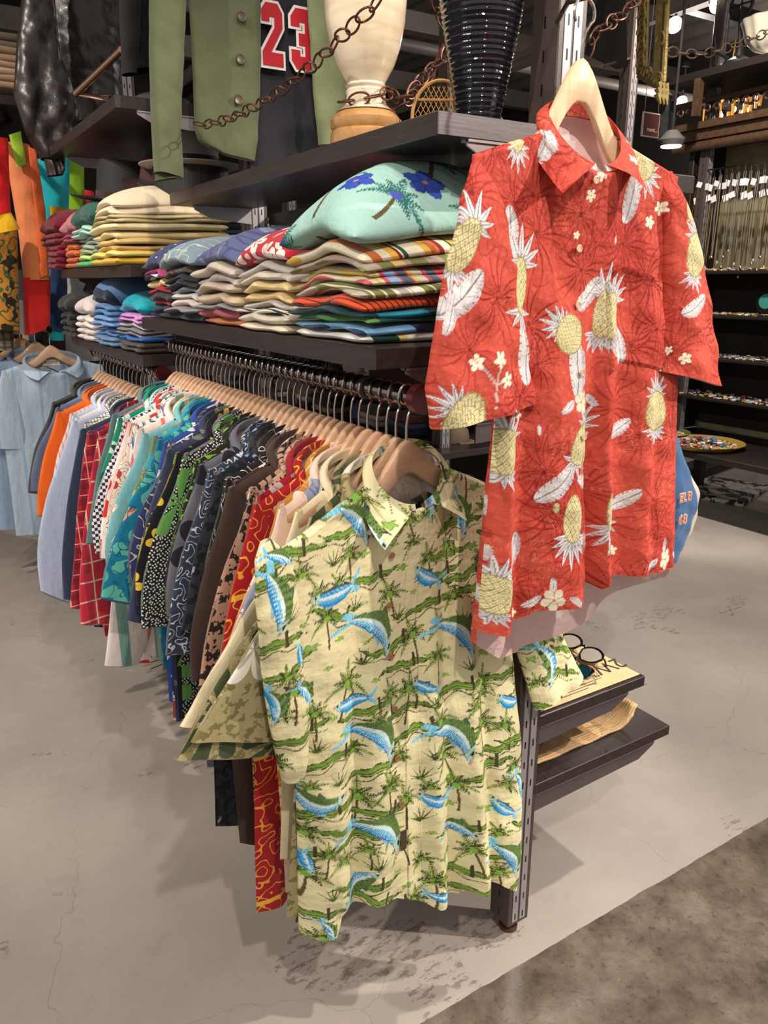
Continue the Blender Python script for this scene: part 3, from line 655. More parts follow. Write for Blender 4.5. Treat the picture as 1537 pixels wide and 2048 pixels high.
R['hemb'] = [(-1, rl(948, 1277, .94)[1]), (-.5, rl(1045, 1278, 1.0)[1]), (-.1, rl(1104, 1262, 1.03)[1]), (.3, rl(1182, 1212, 1.03)[1]), (.7, rl(1280, 1158, 1.0)[1]), (1, rl(1346, 1134, .94)[1])]
xpl = rl(1141, 1193)[0]
def red_wr(X, Z, V, U, front):
    V1 = np.clip(V, 0, 1)
    w = .0025*np.sin(X*55+Z*4)*V1 + .0014*np.sin(X*23-Z*31)+.0012*np.sin(X*61+Z*47)+.0008*np.sin(Z*120+X*40)
    if front:
        xp = .004 + (xpl-.004)*V1**1.3
        w = w + .004*(X < xp) + .0035*(np.abs(X-xp+.012) < .012)*0
        w = w + .028*V1**1.2*G(X, xp-.025, .035) - .030*V1**1.4*G(X, xp+.025, .020) + .026*V1**1.2*G(X, xp+.055, .018) - .014*V1*G(X, xp+.09, .03) + .016*V1*G(X, xp+.15, .03)
        w = w - .022*V1*G(X, -.105-.02*V1, .02) + .016*V1*G(X, -.155, .025) + .010*V1*G(X, -.06, .02) - .010*V1*G(X, .185, .015)
        w = w + .006*G(X, -.095-.15*(V1-.1), .012)*np.clip(1-V1*2, 0, 1) + .006*G(X, .12+.1*V1, .012)*np.clip(1-V1*2, 0, 1)
    else: w = w + .015*V1*np.cos(X*30)
    return w
R['wrinkle'] = red_wr
sw = lambda X, Z, T: .0035*np.sin(X*70+Z*18)*T + .002*np.sin(Z*60-X*35) + .0012*np.sin(Z*110+X*60)
R['S'] = [dict(o=rpath([(966, 320), (925, 400), (893, 520), (868, 650), (851, 780), (862, 858)]), i=rpath([(984, 318), (1004, 360), (1030, 480), (1052, 650), (1076, 806)]), y=-.022, t0=.007, t1=.028, lip=-.012, wr=sw),
          dict(o=rpath([(1370, 340), (1396, 450), (1416, 560), (1428, 660), (1437, 772)]), i=rpath([(1358, 338), (1346, 372), (1345, 480), (1335, 620), (1320, 742)]), y=-.012, t0=.007, t1=.030, lip=-.006, wr=sw)]
_dfr = random.Random(5)
DF = [(_dfr.uniform(-.36, .36), _dfr.uniform(-.90, .02), _dfr.uniform(.05, .085), _dfr.uniform(0, 360), k) for k in range(95)]
SK = [(_dfr.uniform(-.36, .36), _dfr.uniform(-.90, .02), _dfr.uniform(.022, .036), _dfr.uniform(-60, 60)) for k in range(70)]
def red_paint(p, part):
    n = (np.sin(p.P[:, 0]*310+np.sin(p.P[:, 1]*90)*2)*np.sin(p.P[:, 1]*270+np.sin(p.P[:, 0]*110)*2)); p.c[n > .5] = np.array(lin('#cc5745'))
    for x, z, r, a, k in DF: p.darkflower((x, z), r, a, op=.7 if k % 2 else .95)
    for x, z, r, a in SK: p.sketch((x, z), r, a)
    if part == 'back': off = (.03, -.05)
    else: off = (0, 0)
    L = lambda x, y: (rl(x, y)[0]+off[0], rl(x, y)[1]+off[1])
    px = .00079
    for (x, y, ln, a) in [(1283, 395, 48, 12), (905, 592, 56, 48), (1046, 705, 58, -6), (1152, 735, 55, -4), (1240, 858, 36, 68), (1100, 966, 52, 52), (1028, 1105, 40, 20), (968, 1130, 40, 40), (985, 945, 48, 42), (1242, 998, 40, 68), (1032, 465, 46, 5), (1155, 960, 30, -60), (1190, 590, 44, 50), (1110, 285, 26, 30), (880, 640, 26, 20), (1372, 612, 38, 60), (1235, 690, 44, -20), (1078, 860, 10, 0), (1245, 480, 8, 0)]:
        p.leaf(L(x, y), ln*px*1.05, a, .42)
    for (x, y) in [(930, 722), (976, 716), (994, 757)]: p.stem([L(x, y), L(970, 765), L(968, 810)], .0018, '#cbb9b4')
    for (x, y, hlp, a, asp, cr, ba) in [(1052, 262, 28, 175, .5, 7, 0), (1305, 318, 34, 150, .7, 7, 7), (912, 492, 42, 28, .45, 7, 6), (908, 832, 36, -50, 1.1, 8, 0), (1046, 572, 46, 5, .38, 7, 5), (1140, 668, 34, -60, .9, 8, 0), (1219, 628, 42, 8, .42, 7, 8), (1304, 820, 38, 0, .78, 8, 9),
            (1014, 905, 40, 4, .55, 6, 7), (1152, 885, 40, 30, .62, 8, 5), (986, 1188, 36, 8, .72, 8, 9), (1122, 1030, 44, 185, .42, 9, 0), (1208, 1015, 42, 182, .40, 8, 0), (1382, 510, 40, 8, .66, 7, 7), (1385, 420, 20, 0, .9, 0, 5), (1095, 1010, 10, 0, .5, 0, 0)]:
        p.pineapple(L(x, y), hlp*px*1.18, a, asp*1.08, cr, ba, 1.15)
    for (x, y, r) in [(1193, 350, 14), (1177, 392, 12), (1336, 415, 15), (1316, 443, 14), (929, 722, 17), (976, 716, 17), (994, 757, 17), (1046, 830, 13), (1351, 715, 14), (1153, 1076, 12), (1156, 1104, 12), (1222, 1100, 13), (1207, 1126, 13), (1160, 470, 8), (1265, 320, 10), (1230, 245, 10), (1330, 700, 10), (1022, 1225, 12), (1180, 1200, 12), (1160, 1215, 12)]: p.flower(L(x, y), r*px, x)
    for (x, y, r) in [(1156, 803, 24), (1082, 1188, 27), (1312, 1112, 27)]:
        p.leaf(L(x-30, y+10), 22*px, 60, .4); p.leaf(L(x+34, y-2), 20*px, -50, .4); p.leaf(L(x, y-28), 18*px, 0, .4); p.hib(L(x, y), r*px, y)
    if part == 'collar': p.leaf(L(1100, 292), 34*px, 25, .5); p.flower(L(1228, 262), 10*px)
    if part == 'front':
        xp = .004 + (xpl-.004)*np.clip(-p.P[:, 1]/.9, 0, 1)**1.3; d = p.P[:, 0]-xp; p.c[np.abs(d) < .0009] *= .45; p.c[np.abs(d+.024) < .0007] *= .75
        for k in (-1, 1):
            sx = np.where(p.P[:, 1] < 0, .155, .155); 
    if part == 'sleeve': pass
M_VC = vcolmat('printed_cotton')
redsh, rX, rY, rZ = hero('red short-sleeved shirt printed with pineapples, hung on a pale hanger from the end post', 'shirt', RO, R, red_paint, '#c24c3c', 300, 540, (230, 260),
     [rl(1162, 497), rl(1160, 610), rl(1178, 362), rl(1158, 745), rl(1152, 870)], '#d9b9a0', pocket=(rl(1228, 545)[0], rl(1345, 545)[0], rl(1250, 735)[1], rl(1250, 540)[1]), m=M_VC)
# white size label in the neck
lb = MB().box((-.022, .026, -.066), (.012, .028, -.036)).build('neck_label', mat('label_white', '#efe6e0', .7), redsh)
MB().box((-.018, .0250, -.050), (.006, .0262, -.046)).box((-.018, .0250, -.056), (.000, .0262, -.0535)).build('neck_label_print', mat('label_grey_print', '#9a8f90', .7), redsh)
MB().tube([(-.045, .044, -.002), (-.02, .049, .008), (.012, .050, .008), (.035, .046, -.001)], .0035, 8).build('hanging_loop', mat('label_white', '#efe6e0', .7), redsh, smooth=True)
hr_ = hanger(.930, .935, 1.768, 0.0, 'pale maple hanger holding up the red pineapple shirt', m=M_MAPLE, key='red', hw=.185, sag=.044, th=.012, hc=.034, he=.024, dome=.105, dw=.060, hook_h=.075)
# bracket arm on the post that carries it
tag(MB().tube([(.93, .925, 1.846), (.93, .97, 1.850), (.985, 1.05, 1.852)], .004, 10).build('hook_arm', M_HOOK, smooth=True), 'thin steel arm on the end post above the pale maple hanger', 'hook')

# ---- pale yellow shirt with leaping blue fish, first on the rail
GO = (0.70, 1.05, 1.175)
def galpha(z): return np.tan(np.radians(np.interp(z, [-.85, -.10], [-10, 15])))
def gtw(X, Z): return X*galpha(Z)
def gl(px, py, off=-.022):
    lx, lz = 0., -.4
    for _ in range(12):
        p = at(px, py, Y=GO[1]+off+float(gtw(lx, lz))); lx, lz = p[0]-GO[0], p[2]-GO[2]
    return (lx, lz)
def gpath(l, off=-.02): return [gl(a, b, off) for a, b in l]
Gp = dict(nw=.084, nd=.085, sl=-gl(512, 1100)[0], sr=.235, sd=.066, tmin=.0125, T=.022, Th=.035, bk=.3, twist=gtw, curv=.018)
ghl = -gl(598, 1830)[0]; ghr = gl(1028, 1772)[0]
Gp['wl'] = [(0, Gp['sl']), (gl(512, 1120)[1], Gp['sl']-.005), (gl(590, 1500)[1], -gl(590, 1500)[0]), (gl(596, 1700)[1], -gl(596, 1700)[0]), (gl(598, 1830)[1], ghl)]
Gp['wr'] = [(0, .235), (-.12, .235), (gl(1022, 1290)[1], gl(1022, 1290)[0]), (gl(1040, 1480)[1], gl(1040, 1480)[0]), (gl(1028, 1772)[1], ghr)]
gf = lambda px, py: (gl(px, py)[0]/(ghl if gl(px, py)[0] < 0 else ghr), gl(px, py)[1])
Gp['hem'] = [(-1, gl(598, 1862)[1]), gf(652, 1842), gf(664, 1803), gf(711, 1781), gf(775, 1772), gf(851, 1787), gf(900, 1770), gf(908, 1756), gf(978, 1751), (1, gl(1028, 1773)[1])]
Gp['hemb'] = [(a, b-.0) for a, b in Gp['hem']]
def green_wr(X, Z, V, U, front):
    w = .003*np.sin(X*48+Z*5)*V+.0014*np.sin(X*19-Z*37)+.0012*np.sin(X*57+Z*43)+.0008*np.sin(Z*110+X*60)
    if front:
        w = w + .0025*(np.abs(X+.005) < .016) - .022*V*G(X, -.125, .018) + .020*V*G(X, -.085, .03) - .020*V*G(X, .075, .018) + .020*V*G(X, .045, .022) + .022*V*G(X, .13, .02) - .018*V*G(X, .165, .016) + .018*V**2*G(X, -.19, .03) - .012*V*G(X, .0, .02)
        w = w + .005*G(X, -.10, .008)*np.clip(1-V*1.6, 0, 1) + .005*G(X, .085, .008)*np.clip(1-V*1.6, 0, 1)
    return w
Gp['wrinkle'] = green_wr
gsw = lambda X, Z, T: .003*np.sin(X*80+Z*18)*T + .0015*np.sin(Z*60-X*35) + .001*np.sin(Z*110)
Gp['S'] = [dict(o=gpath([(520, 1085), (506, 1120), (503, 1200), (515, 1340), (532, 1450), (556, 1550)]), i=gpath([(540, 1076), (580, 1110), (586, 1200), (596, 1320), (612, 1430), (597, 1536)]), y=-.016, t0=.006, t1=.020, lip=-.01, wr=gsw),
           dict(o=[(.215, -.095), (.27, -.175), (.30, -.25), gl(1145, 1338, 0)], i=[(.18, -.11), (.20, -.2), (.22, -.27), gl(1052, 1408, 0)], y=-.006, t0=.008, t1=.018, lip=-.01, wr=gsw)]
_gr = random.Random(3)
GD = []
for i in range(14):
    for j in range(22):
        GD.append((-.40+i*.062+_gr.uniform(-.015, .015)+(j % 2)*.03, -.92+j*.046+_gr.uniform(-.01, .01), (i*5+j*3+_gr.randint(0, 1)) % 7, _gr.random()))
def green_paint(p, part):
    o = (.05, -.02) if part == 'back' else (0, 0)
    L = lambda x, y: (gl(x, y)[0]+o[0], gl(x, y)[1]+o[1])
    sh = (0.0, 0.0) 
    for x, z, k, q in GD:
        c = (x, z)
        if k == 0: p.palm(c, .036+.01*q, q*40-20)
        elif k == 1: p.log(c, .062, 8-16*q, q*6)
        elif k == 2: p.blob(c, .014+.008*q, q*6)
        elif k == 3: p.reeds(c, .035, q*9)
        elif k == 4: p.log(c, .055, 20-30*q, q*9)
        elif k == 5: p.palm(c, .028+.01*q, q*60-30, trunk=False)
        else: p.blob(c, .011, q*5, '#9cba5a')
    px = .00082
    for (x, y, r, a) in [(700, 1110, 40, 0), (895, 1092, 40, 10), (650, 1235, 44, 0), (560, 1340, 38, 0), (870, 1310, 42, 5), (690, 960, 30, -20), (775, 975, 30, 20), (770, 1380, 42, 0), (620, 1420, 44, 0), (950, 1380, 40, 0), (760, 1560, 48, 0), (900, 1560, 44, 0), (720, 1680, 34, 0), (640, 1690, 40, 10), (1000, 1200, 36, 0), (560, 1000, 30, 0)]: p.palm(L(x, y), r*px, a, True)
    # x, y, half length px, rot, bend, straight, flip
    for (x, y, ln, a, b, s, f) in [(722, 1045, 62, 52, -.35, 0, 1), (848, 985, 58, 80, -.4, 0, 1), (928, 1030, 58, 78, -.4, 0, 1), (662, 1190, 56, 182, .18, 1, -1), (848, 1150, 50, 215, .2, 1, -1), (548, 1195, 66, 80, -.3, 0, 1), (556, 1110, 34, 30, -.2, 0, 1), (752, 1255, 76, 50, -.55, 0, 1), (918, 1262, 76, 50, -.55, 0, 1), (693, 1400, 46, 184, .15, 1, -1),
            (842, 1368, 36, 210, .2, 1, -1), (1002, 1392, 44, 210, .2, 1, -1), (748, 1462, 76, 48, -.55, 0, 1), (902, 1462, 76, 48, -.55, 0, 1), (630, 1590, 62, 20, .5, 0, 1), (853, 1585, 42, 200, .2, 1, -1), (752, 1642, 76, 44, -.55, 0, 1), (988, 1600, 42, 225, .2, 1, -1), (706, 1745, 50, -52, .25, 0, -1), (604, 1375, 40, 60, -.3, 0, 1), (588, 1300, 26, 80, 0, 1, 1),
            (1082, 1320, 62, 75, .5, 0, -1), (1008, 1700, 66, 60, -.4, 0, 1), (640, 1830, 34, 70, -.3, 0, 1), (540, 1400, 46, 80, -.4, 0, 1), (607, 1715, 34, 75, 0, 1, 1), (858, 1762, 34, 10, .1, 1, 1), (1030, 1560, 44, 80, -.4, 0, 1), (800, 920, 22, 60, 0, 0, 1), (905, 1640, 44, 30, -.3, 0, 1)]:
        p.fish(L(x, y), ln*px, a, b, bool(s), f)
    if part == 'front':
        m = np.abs(np.abs(p.P[:, 0]+.005)-.016) < .0008; p.c[m] *= .72
grnsh, gX, gY, gZ = hero('pale yellow shirt printed with blue fish and palms, hanging first on the near rail', 'shirt', GO, Gp, green_paint, '#dfd5a8', 320, 520, (200, 180),
     [gl(777, 1107), gl(776, 1208), gl(775, 1307), gl(778, 1408), gl(780, 1503), gl(786, 1590)], '#9c6a45', m=M_VC)
# care tab
ty = surf_y(gX, finishY(Gp, gX, gY, gZ), gZ, *gl(789, 1660)); a_ = gl(789, 1660)
MB().box((a_[0]-.006, ty-.004, a_[1]-.021), (a_[0]+.006, ty-.002, a_[1]+.021)).build('side_tab', mat('leather_tab', '#4f392b', .6), grnsh)
hanger(.70, 1.05, 1.199, math.radians(15), 'wooden hanger with finger joints holding the pale yellow fish shirt', key='std')
# ------------------------------------------------------------ the long row of shirts, near rail then far rail
# (label words, base colour, print layers, long sleeves, extra)
ROW1 = [
 ('khaki shirt with large white hibiscus and pale speckles', '#a89b6e', [('blob', '#7c7244', 55, .54), ('flower', '#e9e2d4', 5.5, .34)], 0, dict(w=.98, L=.84, out=.11)),
 ('khaki shirt with dark green palm fronds', '#a79a70', [('blob', '#817748', 60, .52), ('frond', '#3e4a2e', 5, .42, 9)], 0, dict(w=.98, L=.86, out=.12)),
 ('plain cream shirt with a wide sleeve', '#ecdcb6', [], 0, dict(w=.98, out=.13, L=.76)),
 ('pale peach shirt with faint pink print', '#ecd2c0', [('blob', '#e6b5a4', 30, .58), ('leaf', '#8f9ab8', 6, .3)], 0, dict(L=.82, w=1.0, out=.05)),
 ('golden orange shirt with white hibiscus', '#c8872f', [('flower', '#f3e6d6', 6.5, .42, 5, '#d79a4a'), ('swirl', '#f0e0c4', 9, 8, .06)], 0, dict(out=.06, w=1.02, L=.74)),
 ('deep red shirt with yellow tribal figures', '#a81522', [('swirl', '#e3a336', 14, 7, .16), ('hstripe', '#e8b53e', 3.1, .03)], 0, dict(L=.88, w=1.12)),
 ('crimson shirt with grey leaves', '#9d1a28', [('leaf', '#b9aaa2', 9, .36)], 0, {}),
 ('rosy tan shirt with dark brown batik lines', '#c69a82', [('swirl', '#3b2622', 26, 7, .3), ('leaf', '#d9b49e', 6, .42)], 0, dict(L=.70)),
 ('tan and black batik shirt', '#b58f78', [('blob', '#2c1f1d', 60, .52), ('leaf', '#dcbba4', 7, .36)], 0, {}),
 ('plain dark chocolate shirt', '#46352f', [], 0, dict(L=.86, w=1.14)),
 ('brown shirt with white sawtooth bands', '#3f2926', [('hstripe', '#e5d6cb', 14, .22), ('swirl', '#3f2926', 30, 6, .35)], 0, {}),
 ('black shirt with white brush scribbles', '#1c1a1c', [('swirl', '#ddd6cc', 12, 9, .10)], 0, {}),
 ('washed black shirt with frayed grey texture', '#2c2f38', [('blob', '#15151a', 50, .5), ('blob', '#8e939c', 26, .66)], 0, dict(L=.86, w=1.1)),
 ('charcoal navy shirt with small blue flowers', '#232733', [('flower', '#7fa3c4', 8, .26), ('leaf', '#c7bfae', 6, .26)], 0, {}),
 ('navy shirt with white wave lines', '#333c4f', [('swirl', '#c9ced4', 22, 8, .18)], 0, {}),
 ('slate grey shirt with black flower shadows', '#6a6873', [('flower', '#22202a', 6, .42)], 0, {}),
 ('black shirt with large tan leaves', '#211d1c', [('leaf', '#b39c7f', 8.5, .48), ('leaf', '#8a7862', 11, .36)], 0, dict(L=.74)),
 ('black shirt with lime green snakeskin bands', '#1b1f17', [('swirl', '#76b83c', 10, 5, .28), ('hstripe', '#20261a', 55, .4)], 0, {}),
 ('black shirt with white dotted feathers', '#17191b', [('dot', '#d4d8cf', 150, .28), ('frond', '#5f9a4a', 5, .4, 7)], 0, {}),
 ('dusty mauve shirt with black ovals', '#78707f', [('leaf', '#19171d', 8, .5), ('swirl', '#5a5462', 16, 5, .2)], 0, {}),
 ('black shirt with yellow lilies', '#15151a', [('flower', '#eac23c', 8, .3), ('leaf', '#6f9b3e', 7, .28)], 0, {}),
 ('navy shirt with khaki leaf sprays', '#39405e', [('leaf', '#b9ae88', 7, .42), ('leaf', '#7d7c6c', 9, .34)], 0, dict(L=.72, out=.03)),
 ('dark blue shirt with pale vine print', '#2f3963', [('swirl', '#c5bfa0', 12, 8, .12), ('leaf', '#d5ceb0', 11, .25)], 0, {}),
 ('navy and white shirt with cartoon-bright patches', '#e9e3dd', [('blob', '#2e3b70', 22, .5), ('dot', '#c8463c', 8, .2), ('dot', '#e4c93a', 9, .17)], 0, {}),
 ('royal blue shirt with white brush leaves', '#2c4fa0', [('leaf', '#e8e4dc', 10, .34)], 0, {}),
 ('teal shirt with peach shells and seaweed', '#137a99', [('leaf', '#e0aa8a', 5.5, .36, 5, '#b9785c'), ('frond', '#5fb7a6', 6, .4, 7), ('swirl', '#0f6580', 14, 6, .12)], 0, dict(L=.66, out=.05)),
 ('turquoise shirt with blue starfish', '#2ba3bf', [('flower', '#2e5bb0', 9, .38), ('flower', '#7fd4cf', 7, .28)], 0, {}),
 ('olive and aqua shirt with looping medallions', '#7e8455', [('dot', '#36b3b8', 8, .34), ('dot', '#7e8455', 8, .22), ('swirl', '#c1a85a', 12, 7, .12)], 0, {}),
 ('aqua shirt with pale sea plants', '#7fbcc4', [('leaf', '#e7e3cc', 10, .32)], 0, {}),
 ('pastel pink and yellow shirt with sketched shells', '#e7c9c2', [('blob', '#e9e4b4', 9, .52), ('swirl', '#6d6a5c', 20, 8, .08)], 0, dict(out=.04)),
 ('pink and white shirt with a green hem band', '#eadcd6', [('stripe', '#d97a80', 14, .16), ('stripe', '#7da595', 7, .2)], 1, dict(ls=.50)),
 ('cream shirt with black hoop stripes and a red flower', '#ece2d4', [('hstripe', '#3a3434', 55, .16), ('flower', '#cf3a34', 4.5, .3)], 0, {}),
 ('white shirt with fine blue and olive stripes', '#ece8e2', [('stripe', '#3f70b0', 48, .26), ('stripe', '#8e8a63', 48, .12)], 1, dict(ls=.50, L=.70)),
 ('cream shirt with black sketched blossoms', '#ead9c8', [('swirl', '#3d3230', 18, 9, .12), ('flower', '#b43a34', 6, .22)], 0, {}),
 ('white shirt with large red poppies', '#efe4dc', [('flower', '#d0352c', 5.5, .44)], 0, {}),
 ('navy and white small check shirt', '#e6e2df', [('check', '#23284a', 120)], 0, {}),
 ('pale sky blue plain shirt', '#a9ccd8', [], 0, {}),
 ('emerald shirt with white tropical leaves', '#1d8a68', [('leaf', '#c9e4cf', 8, .4), ('leaf', '#0d5a46', 9, .35)], 0, {}),
 ('dark blue shirt with pink and green jungle flowers', '#20285f', [('leaf', '#14977a', 6, .48), ('flower', '#e0809a', 6, .34)], 0, dict(L=.66)),
 ('grey green plain shirt', '#5f7f7e', [], 0, {}),
]
ROW2 = [
 ('bright red and pink plaid shirt', '#cf2f42', [('stripe', '#e9c9ad', 16, .08), ('hstripe', '#e9c9ad', 16, .08), ('stripe', '#7c1f3c', 16, .3, .5)], 1, dict(ls=.5, w=1.12)),
 ('dark red plaid shirt with long sleeves', '#b02330', [('stripe', '#5e1a2c', 20, .4, .6), ('hstripe', '#5e1a2c', 20, .4, .6), ('stripe', '#dba59c', 20, .06), ('hstripe', '#dba59c', 20, .06)], 1, dict(ls=.54, w=1.16, L=.76)),
 ('red tartan shirt with navy and yellow lines', '#c32b33', [('hstripe', '#27305e', 12, .36, .7), ('stripe', '#27305e', 12, .36, .7), ('hstripe', '#e0c34c', 12, .07), ('stripe', '#e8e0d6', 12, .06)], 1, dict(ls=.46, w=1.14)),
 ('navy blue plain shirt with long sleeves', '#333d56', [], 1, dict(ls=.56, w=1.17)),
 ('white shirt with thin green grid lines', '#e7ebe6', [('stripe', '#5fa08e', 70, .14), ('hstripe', '#5fa08e', 70, .14)], 1, dict(ls=.52)),
 ('cream shirt with fine dark checks', '#e5dfd3', [('stripe', '#3d3d48', 90, .2), ('hstripe', '#3d3d48', 90, .2)], 1, dict(ls=.58)),
 ('pale lilac blue plain shirt with a long drooping sleeve', '#b9c3de', [], 1, dict(ls=.56, w=1.2, out=.05)),
 ('washed white plain shirt', '#e6dcd6', [], 0, {}),
 ('pale blue oxford shirt', '#c2cfe4', [('stripe', '#a9bad6', 160, .4)], 0, {}),
 ('soft pink striped shirt', '#e9d0cc', [('stripe', '#d59a9c', 60, .3)], 0, {}),
 ('bright orange plain shirt', '#e8691f', [], 0, dict(w=1.15, L=.82)),
 ('warm orange brown shirt', '#c9743b', [], 0, {}),
 ('slate blue plain shirt', '#5f6b88', [], 0, dict(w=1.16, L=.72)),
 ('steel blue chambray shirt', '#7286a3', [], 0, {}),
 ('black plain jacket-like shirt', '#191718', [], 0, dict(w=1.08)),
 ('dark grey work shirt', '#4c4a4e', [], 0, {}),
]
M_ROWS = {}
def place_row(rows, y0, dy, xh, zh, seed, where, grp_h, lab_h):
    rs = random.Random(seed); n = len(rows)
    for i, (lab, base, layers, lng, ex) in enumerate(rows):
        y = y0 + dy*i; P = std_params(rs, bool(lng), ex.get('w', 1.04+rs.uniform(-.03, .05)), ex.get('L', .72+rs.uniform(-.04, .05)))
        if 'ls' in ex or 'out' in ex:
            for S, sg in zip(P['S'], (-1, 1)):
                if 'out' in ex and sg < 0: S['o'] = [(a-ex['out']*min(1, max(0, (-b-.1)*4)), b) for a, b in S['o']]; S['i'] = [(a-ex['out']*.8*min(1, max(0, (-b-.1)*4)), b-(.05 if q_ == 4 else 0)) for q_, (a, b) in enumerate(S['i'])]
        layers = [tuple([L[0], L[1], L[2]*(1.5 if L[0] == 'swirl' else 1.25 if L[0] in ('leaf', 'flower', 'frond') and L[2] > 6 else 1)]+list(L[3:])) for L in layers]
        if seed == 11 and i < 4:
            tw0 = P['twist']; P['twist'] = lambda X, Z, k=(.75, .5, .3, .1)[i], tw0=tw0: tw0(X, Z)*.3 + X*k*(galpha(Z-.03)-math.tan(math.radians(15)))
        m = printmat('cloth ' + lab, base, layers)
        rz = math.radians(14 + rs.uniform(-2.5, 2.5)); x = xh + rs.uniform(-.0015, .0015); z = zh
        shirt(lab + where, 'shirt', (x+rs.uniform(-.008, .008), y, z-.045), rz, P, m, seed=i+seed*50)
        hanger(x, y, z, rz, lab_h, grp_h)
place_row(ROW1, 1.083, .0305, .70, 1.199, 11, ', on the near rail', 'wooden hangers packed along the near chrome rail', 'pale wooden hanger packed among others on the near chrome rail')
place_row(ROW2, 2.475, .055, .70, 1.105, 12, ', on the far rail', 'wooden hangers packed along the far chrome rail', 'pale wooden hanger packed among others on the far chrome rail')
# ------------------------------------------------------------ folded piles
def pillow(w, d, th, warp, na=22, nb=26, p=9, seed=0, z0=0.0, shiftx=0, ew=.006, bulge=0.0):
    a = np.sin(np.linspace(-PI/2, PI/2, na)); b = np.sin(np.linspace(-PI/2, PI/2, nb)); A, B = np.meshgrid(a, b, indexing='ij')
    h = th/2*(np.clip(1-np.abs(A)**p, 0, 1)*np.clip(1-np.abs(B)**p, 0, 1))**.5
    X = A*d/2 + shiftx + ew*np.sin(B*5+seed)*(A < -.3) ; Y = B*w/2 + ew*.7*np.sin(A*4+seed*2)
    Zm = warp(A, B) + z0
    up = np.stack([X, Y, Zm+h+bulge*np.clip((1-np.abs(A)**2.5)*(1-np.abs(B)**2.5), 0, 1)], -1).reshape(-1, 3); dn = np.stack([X, Y, Zm-h*.9], -1).reshape(-1, 3)
    return up, dn, A, B, na, nb
def folded(label, group, cx, cy, zb, w, d, th, warp, m, seed=0, layers=2, rs=None, top=False, paint=None, cat='folded garment', name='folded_shirt', base=None, bulge=0.0):
    V = []; Fs = []; UV = []; n0 = 0; n = layers; PC = []
    for k in range(n):
        t_ = th/n; na, nb = (250, 210) if paint else (26, 30)
        up, dn, A, B, na, nb = pillow(w*(1-.02*k), d*(1-.01*k), t_*1.16, warp, na, nb, 16 if not top else 7.0, seed+k, t_*(k+.5), 0, bulge=bulge)
        V += [up, dn]; Fs += [grid_faces(na, nb, n0), grid_faces(na, nb, n0+na*nb, flip=True)]; n0 += 2*na*nb
        for q, c in enumerate((up, dn)): UV.append(np.stack([c[:, 1]+seed*.31, c[:, 0]+seed*.17+(c[:, 2])*.8], 1)); PC.append(c)
    kw = {}
    if paint:
        c = np.concatenate(PC); pt = Paint(-(c[:, 1])*.75+c[:, 0]*.6, c[:, 0]*.75+c[:, 1]*.6+c[:, 2]*.6, base); paint(pt); kw['col'] = pt.c
    o = raw(name, np.concatenate(V), np.concatenate(Fs), m, None, uv=np.concatenate(UV), loc=(cx, cy, zb), **kw)
    return tag(o, label, cat, group)
def pile(specs, cx, cy, zb, w, d, hump, rise, seed, group, tilt=0.0, drop=0.0):
    rs = random.Random(seed); tot = sum(s[3] for s in specs); z = 0.0
    for i, s in enumerate(specs):
        lab, base, layers, th = s[:4]; opt = s[4] if len(s) > 4 else {}
        q0 = z/tot; q1 = (z+th)/tot; ph = rs.uniform(0, 6)
        def warp(A, B, q=q0, ph=ph, i=i): return q*(hump*np.cos(B*PI*.5+.1)+ rise*(A+1)/2 + tilt*B) + .0028*np.sin(B*4.5+ph)*min(1, i)+.0016*np.sin(A*5+ph)*min(1, i) - .004*q*np.clip(-A-.6, 0, 1)
        m = opt['m'] if 'm' in opt else printmat('knit ' + lab, base, layers, .9, .45)
        f = folded(lab, group, cx+rs.uniform(-.012, .012)+opt.get('dx', 0), cy+rs.uniform(-.006, .006), zb+z, w*opt.get('ws', 1), d*opt.get('ds', 1), th, warp, m, seed=seed+i*1.3, layers=(1 if th < .024 else opt.get('n', 2)), bulge=opt.get('bulge', 0), top=opt.get('top', False), paint=opt.get('paint'), base=base)
        z += th
    return z
def aqua_paint(p):
    for (x, y, r, a) in [(-.10, .02, .075, 10), (.05, .10, .075, -5), (.03, -.07, .055, 15), (-.02, .19, .06, 0), (-.20, -.07, .06, 20), (.16, .01, .06, 10), (.19, .16, .06, 0), (-.19, .15, .06, 0)]:
        p.palm((x, y), r, a, True, '#2d6864', '#2f7470')
        idx, xx, yy = p.loc((x, y), r, 0, .35); p.put(idx, np.hypot(xx, yy) < .17, '#4a57b8')
    for (x, y, r) in [(.06, .00, .034), (.15, .09, .04), (-.04, -.05, .034), (-.03, .10, .03), (-.20, .1, .035), (.16, -.07, .035), (.07, .17, .035)]:
        p.hib((x, y), r, x*900, '#3650b4', '#22306f')
Wk = dict
ZS = 1.352
grp = 'folded shirts and knits on the middle shelf'
